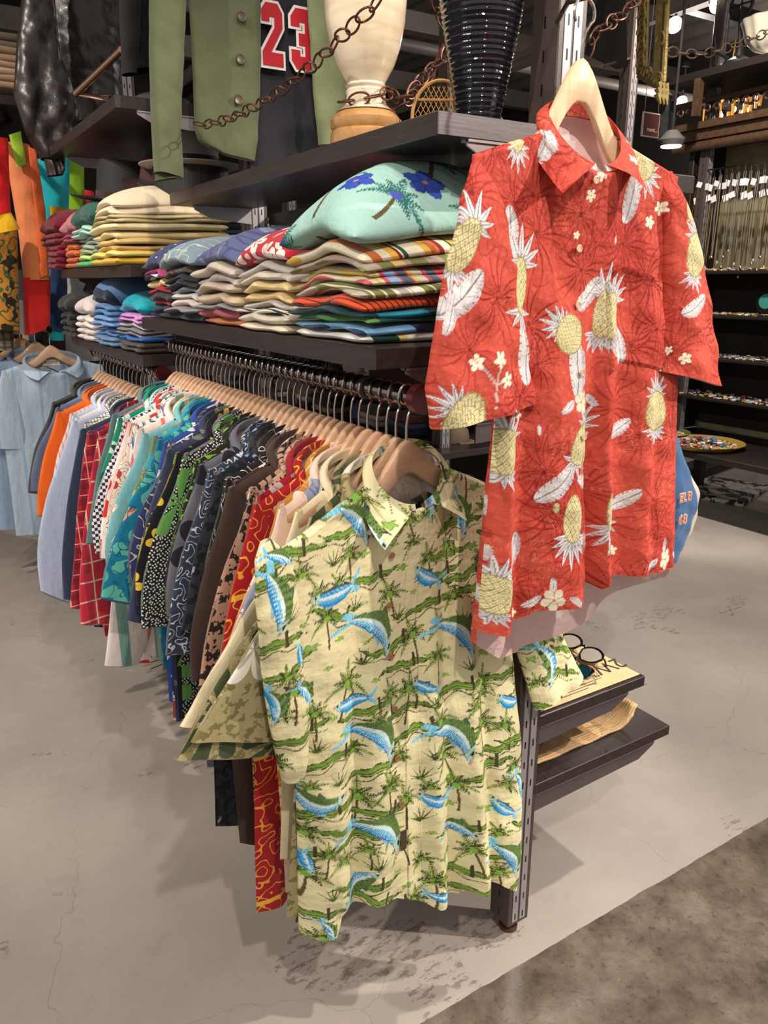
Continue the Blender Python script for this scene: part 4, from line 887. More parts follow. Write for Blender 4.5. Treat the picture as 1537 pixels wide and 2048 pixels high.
A_ = [('white folded knit with pale yellow and dark green bands, bottom of the nearest pile', '#e2ddd4', [('hstripe', '#12493c', 7, .45), ('hstripe', '#e3c774', 9, .15)], .015, Wk(n=1, ds=1.05)),
 ('sky blue and navy folded knit in the nearest pile, second from the bottom', '#6c9fc6', [('hstripe', '#1b2a4c', 6, .4)], .013, Wk(n=2)),
 ('grass green folded knit in the nearest pile', '#4f8f45', [('hstripe', '#14503f', 4, .5)], .011, Wk(n=1)),
 ('teal folded knit in the nearest pile', '#16819a', [('hstripe', '#123b3d', 5, .5)], .011, Wk(n=1)),
 ('orange folded knit with thin dark stripes in the nearest pile', '#d94f22', [('hstripe', '#5a2622', 75, .25)], .019, Wk(n=2)),
 ('grey and white striped folded knit in the nearest pile', '#b3ada0', [('hstripe', '#e9e4d8', 22, .4), ('hstripe', '#7b7f45', 9, .5), ('hstripe', '#efe6c9', 40, .2)], .015, Wk(n=2)),
 ('coral folded knit with multicoloured bands, under the beige one in the nearest pile', '#d9656a', [('hstripe', '#596f86', 16, .3), ('hstripe', '#e8dfc8', 11, .28), ('hstripe', '#9bbbe0', 7, .16), ('hstripe', '#e6cf6a', 13, .12)], .026, Wk(n=2)),
 ('taupe folded knit with olive bands in the nearest pile', '#a59383', [('hstripe', '#767a44', 15, .5), ('hstripe', '#d3b27b', 8, .2)], .014, Wk(n=2)),
 ('cream folded knit with red, green and mustard bands just under the aqua palm shirt', '#eadfc3', [('hstripe', '#1f5b41', 18, .17), ('hstripe', '#8d2029', 10.5, .22), ('hstripe', '#e1b64b', 14, .22), ('hstripe', '#c8713d', 8, .16)], .021, Wk(n=2)),
 ('puffy aqua shirt with dark palms and blue hibiscus, topmost of the nearest pile', '#9ec6bb', [], .045, Wk(top=True, bulge=.06, sag=.0, n=1, ws=1.04, ds=1.06, paint=aqua_paint, dx=-.01, m=None))]
A_[-1][4]['m'] = vcolmat('aqua_print_knit')
pile(A_, .838, 1.245, ZS,   .265, .35, .034, .055, 21, grp)
B_ = [('pale yellow and cream folded knit, bottom of the red hibiscus pile', '#e4d9bb', [], .014),
 ('oatmeal folded knit in the red hibiscus pile', '#cdc3b2', [], .018), ('black and white striped folded knit in the red hibiscus pile', '#d9d2c4', [('hstripe', '#26282b', 60, .4)], .010),
 ('stone grey folded knit in the red hibiscus pile', '#c3bbb0', [], .013), ('butter yellow ribbed folded knit in the red hibiscus pile', '#e3c78c', [], .016), ('soft yellow folded knit above the butter yellow one', '#ebd497', [], .018), ('light beige folded knit in the red hibiscus pile', '#cfc2b4', [], .016), ('pale grey folded knit just under the red hibiscus shirt', '#c9c2bd', [], .016),
 ('red folded shirt with large white hibiscus, topmost of its pile', '#bf2334', [('flower', '#f0e3d4', 11, .44, 5, '#c94a50'), ('leaf', '#eddcc9', 13, .26)], .036, Wk(top=True, bulge=.03, sag=.025, n=1, ws=1.03, ds=1.04))]
pile(B_, .825, 1.535, ZS, .25, .33, .026, .04, 22, grp)
C_ = [('orange folded knit, bottom of the lilac-blue print pile', '#e08a5c', [], .015), ('dusty rose folded knit in the lilac-blue print pile', '#c96a70', [], .02), ('grey folded knit in the lilac-blue print pile', '#8f8a88', [], .012), ('sand folded knit in the lilac-blue print pile', '#cdb698', [], .022), ('beige folded knit in the lilac-blue print pile', '#c5b3a0', [], .018), ('light taupe folded knit in the lilac-blue print pile', '#c2b5ad', [], .02), ('pale mushroom folded knit just under the lilac-blue shirt', '#cbbfae', [], .02),
 ('lilac-blue folded shirt with smoky leaf print, topmost of its pile', '#5c638d', [('leaf', '#8a90b5', 9, .42), ('swirl', '#474e7a', 11, 6, .2)], .034, Wk(top=True, bulge=.03, sag=.02, n=1, ws=1.03, ds=1.04))]
pile(C_, .82, 1.80, ZS, .25, .32, .022, .035, 23, grp)
D_ = [('dark navy folded knit, bottom of the grey flower pile', '#272d42', [], .018), ('grey folded knit in the grey flower pile', '#827f80', [], .012), ('pale pink folded knit in the grey flower pile', '#d2bfbb', [], .02), ('light grey folded knit in the grey flower pile', '#c6c0ba', [], .013), ('slate folded knit in the grey flower pile', '#737883', [], .014), ('black folded knit in the grey flower pile', '#21232e', [], .028), ('dark brown patterned folded shirt in the grey flower pile', '#43372f', [('swirl', '#a8a08c', 30, 8, .1)], .016),
 ('blue-grey folded shirt with pale flower outlines, topmost of its pile', '#7d929e', [('swirl', '#c9cbb4', 9, 8, .07), ('flower', '#b4c0ba', 7, .2)], .034, Wk(top=True, bulge=.03, sag=.02, n=1, ws=1.03, ds=1.04))]
pile(D_, .82, 2.06, ZS, .25, .32, .028, .03, 24, grp)
E_ = [('dark navy folded knit, bottom of the navy check pile', '#1f2536', [], .014), ('navy folded knit with red and white cuff in the navy check pile', '#27324f', [('hstripe', '#d9dde0', 12, .2)], .016), ('red folded knit in the navy check pile', '#b8233a', [], .014), ('charcoal folded knit in the navy check pile', '#373436', [], .02), ('crimson folded knit in the navy check pile', '#a51c31', [], .014), ('pale yellow folded knit in the navy check pile', '#ddca8c', [], .022), ('navy and white trimmed folded knit in the navy check pile', '#2c3350', [('hstripe', '#efe9e6', 16, .3)], .012), ('magenta trimmed folded knit in the navy check pile', '#b53a70', [], .01),
 ('navy checked folded shirt, topmost and leftmost on the middle shelf', '#343f6b', [('check', '#26305a', 45), ('dot', '#c8b37a', 22, .1)], .034, Wk(top=True, bulge=.03, sag=.02, n=1, ws=1.03, ds=1.04))]
pile(E_, .82, 2.285, ZS, .21, .31, .02, .04, 25, grp)
# sweater shelf
grp = 'folded sweaters on the sweater shelf'; ZB = 1.502
pile([('golden yellow folded sweater, bottom of the cream pile', '#d9ad33', [], .022), ('pale yellow folded sweater in the cream pile', '#e5cd6e', [], .018), ('ochre folded sweater in the cream pile', '#cda55a', [], .016), ('straw folded sweater in the cream pile', '#d8bd7c', [], .018), ('light straw folded sweater in the cream pile', '#dfc98f', [], .02), ('ivory folded sweater in the cream pile', '#e3d3a4', [], .02), ('olive cream folded sweater in the cream pile', '#b3a478', [], .024),
 ('bulky cream folded sweater with a ribbed cuff, topmost of the cream pile', '#dccbae', [], .045, Wk(top=True, bulge=.035, sag=.02, n=2, ds=.95))], .80, 2.655, ZB, .29, .37, .018, .02, 31, grp)
pile([('bright green folded sweater, bottom of the green pile', '#4faa62', [], .02), ('lime folded sweater in the green pile', '#c9d97a', [], .018), ('sage folded sweater in the green pile', '#a3b59a', [], .03), ('grey green folded sweater in the green pile', '#8fa39a', [], .03), ('mint folded sweater in the green pile', '#a5cfc0', [], .03), ('dark bottle green folded sweater, topmost of the green pile', '#27534a', [], .06, Wk(top=True, bulge=.03, sag=.02, n=1))], .80, 2.975, ZB, .29, .35, .018, .02, 32, grp)
pile([('rust orange folded sweater, bottom of the pink pile', '#b9591f', [], .04), ('orange folded sweater in the pink pile', '#cf6a2c', [], .045), ('plum folded sweater in the pink pile', '#8c2d4c', [], .03), ('dusty pink folded sweater, topmost of the pink pile', '#b56d72', [], .06, Wk(top=True, bulge=.03, sag=.02, n=1))], .80, 3.27, ZB, .26, .35, .018, .01, 33, grp)
pile([('dark red folded sweater, bottom of the burgundy pile', '#7a1226', [], .045), ('wine red folded sweater in the burgundy pile', '#8d1730', [], .045), ('burgundy folded sweater in the burgundy pile', '#791a2c', [], .04), ('maroon folded sweater, topmost of the burgundy pile', '#6d1628', [], .06, Wk(top=True, bulge=.03, sag=.02, n=1))], .78, 3.40+.16, ZB, .26, .36, .018, .01, 34, grp)
grp = 'folded knits on the low stack shelf'; ZL = 1.237
pile([('dark brown folded knit, bottom of the turquoise pile', '#4b3f38', [], .028), ('cobalt blue folded knit in the turquoise pile', '#2f6fc0', [], .018), ('mid grey folded knit in the turquoise pile', '#77767a', [], .024), ('light grey folded knit in the turquoise pile', '#b9b4b3', [], .014), ('orchid pink folded knit in the turquoise pile', '#c988c8', [], .024), ('turquoise folded knit, topmost of its pile', '#139fb0', [], .045, Wk(top=True, bulge=.02, sag=.02, n=1))], .83, 2.60, ZL, .27, .36, .02, .015, 41, grp)
pile([('steel blue folded knit, bottom of the blue pile', '#5b7fa3', [], .03), ('denim blue folded knit in the blue pile', '#4b78ae', [], .03), ('cornflower blue folded knit in the blue pile', '#6a94c8', [], .035), ('mid blue folded knit in the blue pile', '#557fb0', [], .035), ('navy shouldered blue folded knit, topmost of the blue pile', '#5878a4', [('hstripe', '#1d2740', 3, .5)], .06, Wk(top=True, bulge=.03, sag=.02, n=1))], .82, 2.89, ZL, .26, .36, .02, .015, 42, grp)
pile([('off-white folded knit, bottom of the white pile', '#cfc5c0', [], .045), ('white folded knit in the white pile', '#d9cfc9', [], .045), ('pale grey folded knit, topmost of the white pile', '#cdc3bf', [], .055, Wk(top=True, bulge=.02, sag=.02, n=1))], .80, 3.16, ZL, .24, .36, .02, .01, 43, grp)
pile([('charcoal folded knit, bottom of the black pile', '#2b2626', [], .045), ('black folded knit in the black pile', '#211d1e', [], .045), ('faded black folded knit, topmost of the black pile', '#2a2627', [], .055, Wk(top=True, bulge=.02, sag=.02, n=1))], .79, 3.40, ZL, .22, .36, .02, .01, 44, grp)
# ------------------------------------------------------------ things on and above the upper shelves
def drape(parent, name, O, I, Y, m, th=.02, t0=None, nt=30, na=28, folds=((40, .006),), seed=0, ridge=0, uvs=1.0, res=None, col=None, base=None, paint=None, y_add=0):
    """hanging cloth tube between two outlines taken on a vertical plane Y"""
    o = [tuple(at(a, b, Y=Y)[[0, 2]]) for a, b in O]; i_ = [tuple(at(a, b, Y=Y)[[0, 2]]) for a, b in I]
    if res: nt, na = res
    def wr(X, Z, T): return ridge*(.5-np.abs(np.sin(X*17+Z*5+2.6*np.sin(Z*6+seed)+1.7*np.sin(X*11))))+ridge*.35*(.5-np.abs(np.sin(Z*31-X*19+3*np.sin(X*9+seed)+2*np.sin(Z*7))))*(.5+.5*np.sin(Z*5+seed)) + .004*np.sin(X*33-Z*41+seed)*np.sin(Z*19+X*7) + .002*np.sin(X*71+Z*88+seed) + sum(A*np.sin(X*k+seed+Z*k*.12+j)*(.4+.6*T) for j, (k, A) in enumerate(folds))
    X, Yy, Z = sleeve_grid(dict(o=o, i=i_, t0=t0 or th*.7, t1=th, y=y_add, wr=wr), nt, na, {}, 0); co = np.stack([X, Yy+Y, Z], -1).reshape(-1, 3)
    kw = {}
    if paint: p = Paint(X, Z, base); paint(p); kw['col'] = p.c
    ob = raw(name, co, _sl_faces(nt, na, 0 if o[0][0] < i_[0][0] else 1), m, None, uv=np.stack([X.ravel(), Z.ravel()], 1), **kw)
    if parent is not None:
        ob.parent = parent; ob.matrix_parent_inverse = Matrix.Translation(parent.location).inverted()
    return ob
def wp(ob, parent): ob.parent = parent; ob.matrix_parent_inverse = Matrix.Translation(parent.location).inverted(); return ob
# cream onyx vase
M_ONYX = None
def onyx():
    t = NT('cream_onyx'); co = t.coord('Object'); n = t.noise(t.mapping(co, sc=(4, 4, 22)), 2.2, 4); c = t.ramp(n, [(.3, lin('#d6bd97')), (.55, lin('#ead9bd')), (.8, lin('#f0e6d4'))])
    t.setin(t.b.inputs['Base Color'], c); t.b.inputs['Roughness'].default_value = .16; t.b.inputs['Subsurface Weight'].default_value = .15; t.b.inputs['Coat Weight'].default_value = .6; return t.m
M_ONYX = onyx(); M_ONYXB = mat('amber_onyx', '#b98a55', .2, 0, .2, 25, coat=.5)
v = thing('cream_vase', 'tall cream glossy vase with an amber foot, wrapped by a chain on the upper shelf', 'vase', (.858, 1.44, 1.702))
MB().lathe([(.001, .068), (.058, .068), (.050, .073), (.041, .080), (.0385, .098), (.040, .104), (.037, .108), (.040, .113), (.037, .118), (.043, .128), (.056, .150), (.067, .180), (.076, .222), (.080, .27), (.082, .33), (.076, .40), (.062, .46), (.045, .50), (.045, .54), (.052, .56), (.040, .56), (.036, .54), (.03, .50), (.001, .48)], n=56).build('vase_body', M_ONYX, v, smooth=True)
MB().lathe([(.001, 0), (.070, 0), (.072, .006), (.070, .030), (.066, .034), (.070, .040), (.0705, .052), (.062, .062), (.050, .070), (.001, .070)], n=56).build('vase_foot', M_ONYXB, v, smooth=True)
# black ribbed vase
pr = []; 
for k in range(171):
    z = k*.0017*1.53; r = .036 + .044*math.sin(min(1, z/.33)*PI/2)**1.15 if z < .33 else .080*math.cos((z-.33)/.114*.9)**.6
    pr.append((max(.02, r)+.0010*math.sin(z*2*PI/.0085), z))
tb = NT('black_glaze'); tb.b.inputs['Base Color'].default_value = (.008, .008, .012, 1); tb.b.inputs['Roughness'].default_value = .09; tb.b.inputs['Coat Weight'].default_value = .35; tb.b.inputs['Specular IOR Level'].default_value = .35; tb.b.inputs['Coat Roughness'].default_value = .03
cb_ = tb.coord('Object'); wv = tb.new('ShaderNodeTexWave'); tb.setin(wv.inputs['Vector'], tb.mapping(cb_, rot=(0, 0, .4))); wv.inputs['Scale'].default_value = 18; wv.inputs['Distortion'].default_value = 3; tb.bump(wv.outputs['Fac'], .22, .003)
tag(MB().lathe([(.001, 0)]+pr+[(.001, pr[-1][1])], n=72).build('black_vase', tb.m, smooth=True, loc=(.913, 1.155, 1.702)), 'tall glossy black ribbed vase at the near end of the upper shelf', 'vase')
# small wicker chair back
wt = thing('wicker_fan', 'small round woven wicker back standing on the upper shelf between the two vases', 'wicker ornament', (.965, 1.335, 1.702)); Mw = mat('wicker', '#b98748', .5, 0, .2, 60)
fr = MB(); pts = [(-.056*math.cos(a)*1.0, 0, .055+.066*math.sin(a)) for a in np.linspace(-.5, PI+.5, 30)]
fr.tube(pts, .0035, 8).build('wicker_rim', Mw, wt, smooth=True)
MB().tube([(-.05, 0, .012), (.05, 0, .012)], .004, 8).tube([(-.044, 0, .012), (-.044, 0, 0)], .004, 8).tube([(.044, 0, .012), (.044, 0, 0)], .004, 8).tube([(-.052, 0, .086), (.052, 0, .086)], .0025, 6).build('wicker_base', Mw, wt, smooth=True)
la = MB()
for s in (-1, 1):
    for k in range(-13, 14):
        seg = []
        for q in np.linspace(-.15, .15, 31):
            x = k*.010 + q*.55*s; z = .06+q
            if (x/.055)**2 + ((z-.055)/.064)**2 < 1 and z > .013: seg.append((x, .0007*s, z))
        if len(seg) > 1: la.tube([seg[0], seg[-1]], .0009, 4)
lo = la.build('wicker_lattice', Mw, wt); lo['kind'] = 'stuff'
wt.rotation_euler = (math.radians(-6), 0, math.radians(-30))
tag(MB().tube([(.99, 1.20, 1.722), (1.0, 1.29, 1.722)], [.02, .018], 18).build('olive_roll', mat('olive_cloth', '#7f7a4a', .8, bump=.3), smooth=True), 'rolled olive cloth lying behind the black vase on the upper shelf', 'roll')
# chains
M_CH = mat('rusty_chain', '#6b4a3c', .42, .75, .3, 120); M_CHB = mat('bright_chain', '#a38c78', .35, .8, .2, 120)
def link_mesh(a=.021, b=.012, r=.0021):
    pts = []
    for k in range(20):
        t = 2*PI*k/20; pts.append((a*math.cos(t)*(1 if abs(math.cos(t)) < .7 else 1.0), b*math.sin(t), 0))
    return MB().tube(pts, r, 7, closed=True)
def chain(label, pts, pitch=.034, a=.021, b=.0115, r=.0021, m=None, twist0=0.3):
    # walk the smooth path and lay links, every other one turned
    P = [Vector(p) for p in pts]; dense = []
    for i in range(len(P)-1):
        p0 = P[max(0, i-1)]; p1 = P[i]; p2 = P[i+1]; p3 = P[min(len(P)-1, i+2)]
        for k in range(24):
            t = k/24; dense.append(.5*((2*p1)+(-p0+p2)*t+(2*p0-5*p1+4*p2-p3)*t*t+(-p0+3*p1-3*p2+p3)*t**3))
    dense.append(P[-1]); t_ = thing('chain', label, 'chain', P[0]); acc = 0; last = None; out = [dense[0]]
    for q in dense[1:]:
        if (q-out[-1]).length >= pitch: out.append(q.copy())
    src = None
    for i in range(len(out)-1):
        c = (out[i]+out[i+1])/2 - P[0]; d = (out[i+1]-out[i]).normalized()
        rot = d.to_track_quat('X', 'Z') @ Matrix.Rotation((PI/2*.85 if i % 2 else 0)+twist0+.25*math.sin(i*1.7), 3, 'X').to_quaternion()
        if src is None: src = link_mesh(a, b, r).build('link', m or M_CH, t_, smooth=True); o = src
        else: o = src.copy(); COL.objects.link(o); o.parent = t_
        o.location = c; o.rotation_mode = 'QUATERNION'; o.rotation_quaternion = rot
    return t_
W = lambda x, y, Y: tuple(at(x, y, Y=Y))
chain('rusty chain sagging across the olive jacket and in front of the cream vase', [W(790, -60, 1.2), W(745, 15, 1.25), W(690, 65, 1.33), W(640, 118, 1.45), W(560, 182, 1.65), W(480, 228, 1.9), W(420, 248, 2.08), W(372, 246, 2.17)])
vc = (.858, 1.44, 1.702)
ring = [(vc[0]+.052*math.cos(a), vc[1]+.052*math.sin(a), vc[2]+.092+.012*math.sin(a*1.3)) for a in np.linspace(PI*.95, PI*1.95, 8)]
chain('rusty chain looped round the neck of the cream vase and tied by the far post', ring+[W(815, 195, 1.37), W(850, 150, 1.38), W(893, 110, 1.40), W(902, 70, 1.40)], pitch=.031)
chain('second strand of chain rising from behind the cream vase to the knot', [(.90, 1.50, 1.785), W(800, 215, 1.42), W(840, 175, 1.42), W(875, 130, 1.42), W(905, 82, 1.41)], pitch=.031)
chain('short rusty chain dropping from above to the knot beside the black vase', [W(855, -50, 1.38), W(872, 0, 1.39), W(880, 35, 1.40), W(898, 72, 1.40)], pitch=.031)
chain('rusty chain above the pale hanger beside the end post', [W(1172, 118, 1.13), W(1185, 75, 1.13), W(1215, 50, 1.14), W(1250, 25, 1.16), W(1290, -20, 1.2)], pitch=.031)
chain('bright steel chain stretched under the roof on the far right', [W(1318, 98, 2.2), W(1380, 108, 2.2), W(1450, 98, 2.2), W(1560, 55, 2.2)], pitch=.05, a=.032, b=.016, r=.0030, m=M_CHB)
tag(MB().tube([W(858, 150, 1.45), W(902, 62, 1.42), W(940, 28, 1.40), W(985, -30, 1.40)], .0022, 6).build('wire', M_CHB, smooth=True), 'thin wire running from the chain knot up past the black vase', 'wire')
# ---- olive jacket, number jersey, velvet coat, leather jacket
M_OL = printmat('olive herringbone cotton', '#5b6045', [('stripe', '#545a3e', 260, .3)], .85, .35); M_OL2 = printmat('pale olive cotton', '#7f8662', [('stripe', '#777e5b', 260, .3)], .85, .35)
jk = thing('olive_jacket', 'olive green army jacket with brown buttons hung open over the number jersey', 'jacket', tuple(at(480, 150, Y=2.27)))
wp(drape(None, 'front_panel', [(372, -120), (378, 0), (385, 150), (390, 285), (440, 305)], [(520, -120), (522, 0), (520, 150), (514, 280), (508, 323)], 2.24, M_OL, .020, folds=((30, .008), (70, .002))), jk)
wp(drape(None, 'front_panel', [(612, -120), (614, 0), (622, 120), (630, 220), (638, 290)], [(690, -120), (694, 0), (696, 150), (690, 230), (668, 292)], 2.26, M_OL2, .018, folds=((34, .008),)), jk)
wp(drape(None, 'sleeve', [(298, -140), (300, 0), (300, 120), (303, 250), (309, 345)], [(368, -140), (372, 0), (366, 120), (362, 240), (367, 358)], 2.17, M_OL, .038, folds=((26, .007), (60, .003)), seed=2), jk)
wp(drape(None, 'jacket_back', [(372, -120), (390, 100), (400, 270), (425, 298)], [(700, -120), (698, 100), (690, 220), (660, 285)], 2.36, M_OL, .012), jk)
wp(drape(None, 'cuff_lining', [(311, 340), (311, 362)], [(364, 345), (366, 355)], 2.18, mat('lining', '#4f5133', .9), .030), jk)
Mb = mat('brown_button', '#4a3a2c', .35)
for (x, y) in [(483, 34), (481, 119), (477, 200), (500, 15)][:3]:
    p = at(x, y, Y=2.213); b = MB().lathe([(.001, 0), (.0125, 0), (.0135, .002), (.012, .0045), (.009, .0035), (.001, .0035)], n=22, M=Matrix.Translation(tuple(p)) @ Matrix.Rotation(PI/2, 4, 'X')).build('jacket_button', Mb, smooth=True); wp(b, jk)
js = thing('number_jersey', 'black sports jersey with a large red white-edged 23, hanging inside the olive jacket', 'jersey', tuple(at(575, 150, Y=2.33)))
wp(drape(None, 'jersey_body', [(505, -120), (505, 100), (500, 330)], [(655, -120), (650, 100), (650, 330)], 2.325, printmat('black jersey mesh', '#2b2a31', [], .8, .3), .020, folds=((34, .007), (15, .006))), js)
def digit(ch, x0, x1, y0, y1, Y):
    seg = {'2': [[(0, .0), (.25, .0), (.25, 0)], ], }
    if ch == '2': poly = [(0, .70), (0, .88), (.22, 1), (.78, 1), (1, .86), (1, .62), (.42, .22), (1, .22), (1, 0), (0, 0), (0, .22), (.62, .62), (.62, .78), (.38, .78), (.38, .70)]
    else: poly = [(0, .70), (0, .86), (.22, 1), (.78, 1), (1, .86), (1, .60), (.86, .51), (1, .42), (1, .14), (.78, 0), (.22, 0), (0, .14), (0, .32), (.38, .32), (.38, .22), (.62, .22), (.62, .40), (.34, .40), (.34, .60), (.62, .60), (.62, .78), (.38, .78), (.38, .70)]
    A = at(x0, y0, Y=Y); B = at(x1, y1, Y=Y); w = B[0]-A[0]; h = A[2]-B[2]
    cx, cy = .5, .5
    for g, m, off, nm in ((.012, mat('number_white', '#e9e2de', .7), 0, 'number_edge'), (0, mat('number_red', '#c01828', .7), -.002, 'number')):
        P2 = [(px*w, py*h) for px, py in poly]; n = len(P2); Q = []
        area = sum(P2[i][0]*P2[(i+1) % n][1]-P2[(i+1) % n][0]*P2[i][1] for i in range(n)); sg = 1 if area > 0 else -1
        for i in range(n):
            a, b, c = Vector(P2[i-1]), Vector(P2[i]), Vector(P2[(i+1) % n]); d1 = (b-a).normalized(); d2 = (c-b).normalized()
            n1 = Vector((d1.y, -d1.x))*sg; n2 = Vector((d2.y, -d2.x))*sg; k = (n1+n2); k = k/max(.35, k.length_squared/2)/1.0
            Q.append(tuple(b+k*g*.6))
        M = Matrix.Translation((A[0], Y+off, B[2])) @ Matrix.Rotation(PI/2, 4, 'X')
        o = MB().prism(Q, .0015, M).build(nm, m); wp(o, js)
        mm = bpy.data.meshes
digit('2', 521, 567, 2, 136, 2.292); digit('3', 580, 628, 14, 144, 2.292)
vcoat = thing('velvet_coat', 'black velvet coat hanging beside the olive jacket over the brass lamp', 'coat', tuple(at(270, 80, Y=2.75)))
Mv = mat('black_velvet', '#0b090a', .95); drape(vcoat, 'coat_body', [(243, -150), (246, 60), (246, 145)], [(330, -150), (330, 60), (315, 140)], 2.8, Mv, .05); drape(vcoat, 'coat_sleeve', [(238, -150), (240, 40), (246, 148)], [(285, -150), (280, 60), (272, 150)], 2.72, Mv, .03)
M_LE = mat('black_leather', '#251d19', .40, 0, .45, 9, 1.0, 40, coat=.05)
lj = thing('leather_jacket', 'black leather jacket hanging high at the upper left above the bright shirts', 'jacket', tuple(at(140, 120, Y=3.6)))
drape(lj, 'jacket_body', [(98, -180), (100, 0), (110, 120), (150, 205), (160, 240)], [(262, -180), (252, 0), (244, 120), (240, 215), (236, 240)], 3.66, M_LE, .07, folds=((26, .016), (60, .006)), nt=120, na=110, ridge=.020)
drape(lj, 'sleeve', [(55, -180), (45, -20), (33, 90), (27, 190), (48, 260), (82, 318)], [(112, -180), (108, 0), (118, 110), (150, 190), (158, 232), (128, 322)], 3.52, M_LE, .06, folds=((34, .012), (75, .006)), nt=120, na=90, seed=3, ridge=.016)
drape(lj, 'ribbed_cuff', [(88, 318), (93, 340), (96, 352)], [(130, 318), (130, 340), (126, 350)], 3.5, M_LE, .045, folds=((260, .004),), na=60)
drape(lj, 'sleeve', [(225, -100), (228, 60), (222, 160)], [(262, -100), (258, 60), (240, 170)], 3.75, M_LE, .04, folds=((34, .01),))
# hanging rod by the leather jacket, brass lamp, hats
tag(MB().tube([W(152, 188, 3.3), W(243, 100, 3.0)], .012, 14).tube([W(152, 188, 3.3), W(222, 198, 3.2), (1.0, 3.73, 2.2)], .010, 14).build('steel_rod', mat('copper_arm', '#b08a78', .2, .9), smooth=True), 'shiny copper coloured angled rod sticking out by the leather jacket', 'rod')
bl = thing('brass_lamp', 'small brass lamp foot on a dark green round base on the high shelf', 'lamp', (.79, 2.53, 1.953))
MB().lathe([(.001, 0), (.085, 0), (.085, .018), (.06, .03), (.001, .032)], n=36).build('lamp_base', mat('dark_green_velvet', '#13202a', .7), bl, smooth=True)
MB().lathe([(.001, .03), (.028, .032), (.024, .040), (.014, .050), (.012, .08), (.018, .088), (.008, .095), (.006, .30), (.001, .30)], n=28).build('lamp_stem', mat('polished_brass', '#b9904e', .15, 1), bl, smooth=True)
def hat(label, x, y, z, r, m, bandm=None, rz=0, crown=True, tilt=(0, 0), h=.10, group=None):
    t = thing('hat', label, 'hat', (x, y, z), rz, group); t.rotation_euler = (tilt[0], tilt[1], rz)
    n = 40; prof = [(.001, .004), (r*.55, .004), (r*.62, .002), (r*.85, 0), (r, .008), (r*1.01, .011), (r*.85, .006), (r*.62, .009), (r*.58, .02)]
    co = []; 
    MB().lathe(prof+[(r*.56, h*.8), (r*.50, h), (r*.3, h*.96), (r*.1, h*.88), (.001, h*.88)], n=n).build('hat_body', m, t, smooth=True)
    if bandm: MB().lathe([(r*.585, .012), (r*.592, .014), (r*.585, .034), (r*.575, .034)], n=n).build('hat_band', bandm, t, smooth=True)
    return t
Hs = mat('hat_grey', '#8d867f', .8, 0, .2, 200, .3, 400); Hb = mat('hat_black', '#15110f', .75); Hn = printmat('woven orange band', '#3a2620', [('hstripe', '#b5552b', 60, .4), ('stripe', '#caa24a', 40, .3)])
for (xx, yy, zz) in []: pass
p = at(352, 335, X=.86); hat('grey woven hat with a curled brim under the olive jacket', .90, 2.62, 1.80, .16, Hs, Hb)
tag(MB().lathe([(.001, 0), (.10, 0), (.12, .02), (.12, .12), (.001, .12)], n=30).build('hat_stand', mat('black_paint2', '#141110', .6), loc=(.90, 2.62, 1.68)), 'dark round riser under the grey woven hat', 'stand')
o_ = hat('black wide brimmed hat with an orange and yellow woven band', .80, 3.0, 1.72, .20, Hb, Hn, h=.14, tilt=(.12, .05))
tag(MB().lathe([(.001, 0), (.07, 0), (.07, .02), (.012, .03), (.012, .035), (.001, .035)], n=20).build('hat_stand', mat('black_paint2', '#141110', .6), loc=(.80, 3.0, 1.66)), 'low dark stand under the black wide brimmed hat', 'stand')
hat('maroon felt hat with a turned brim on the sweater shelf top', .84, 2.75, 1.74, .13, mat('maroon_felt', '#3a1219', .8), Hb, tilt=(.3, .1))
# inner high region dark backing panel between bays: cap boxes
tag(MB().box((.80, 3.02, 1.655), (1.0, 3.25, 1.70), bev=.004).build('flat_box', Hb), 'flat black box lying on the green pile near the hats', 'box')
# white brackets / cords seen under the upper shelf
for (x, y0_, y1_, Y, lab) in [(741, 345, 430, 1.75, 'thin white cord hanging under the upper shelf above the red hibiscus pile'), (905, 310, 392, 1.35, 'thin white cord hanging under the upper shelf above the aqua palm shirt')]:
    tag(MB().tube([W(x+10, y0_-14, Y), W(x+8, y0_, Y), W(x-2, y0_+12, Y), W(x, (y0_+y1_)/2, Y), W(x-3, y1_, Y)], .0022, 6).build('cord', mat('cord_white', '#b8aca0', .6), smooth=True), lab, 'cord')
def text(body, size, loc, rot, m, parent, ext=.0003, name='printed_text', offset=0):
    cu = bpy.data.curves.new(name, 'FONT'); cu.body = body; cu.size = size; cu.extrude = ext; cu.align_x = 'CENTER'; cu.align_y = 'CENTER'; cu.offset = offset
    tmp = bpy.data.objects.new(name+'_tmp', cu); COL.objects.link(tmp); bpy.context.view_layer.update()
    me = bpy.data.meshes.new_from_object(tmp.evaluated_get(bpy.context.evaluated_depsgraph_get())); bpy.data.objects.remove(tmp); bpy.data.curves.remove(cu)
    me.materials.clear(); me.materials.append(m); me.name = name
    o = bpy.data.objects.new(name, me); COL.objects.link(o); o.parent = parent; o.location = loc; o.rotation_euler = rot; return o
# ------------------------------------------------------------ clothes hanging beyond the unit on the left
rs = random.Random(77)
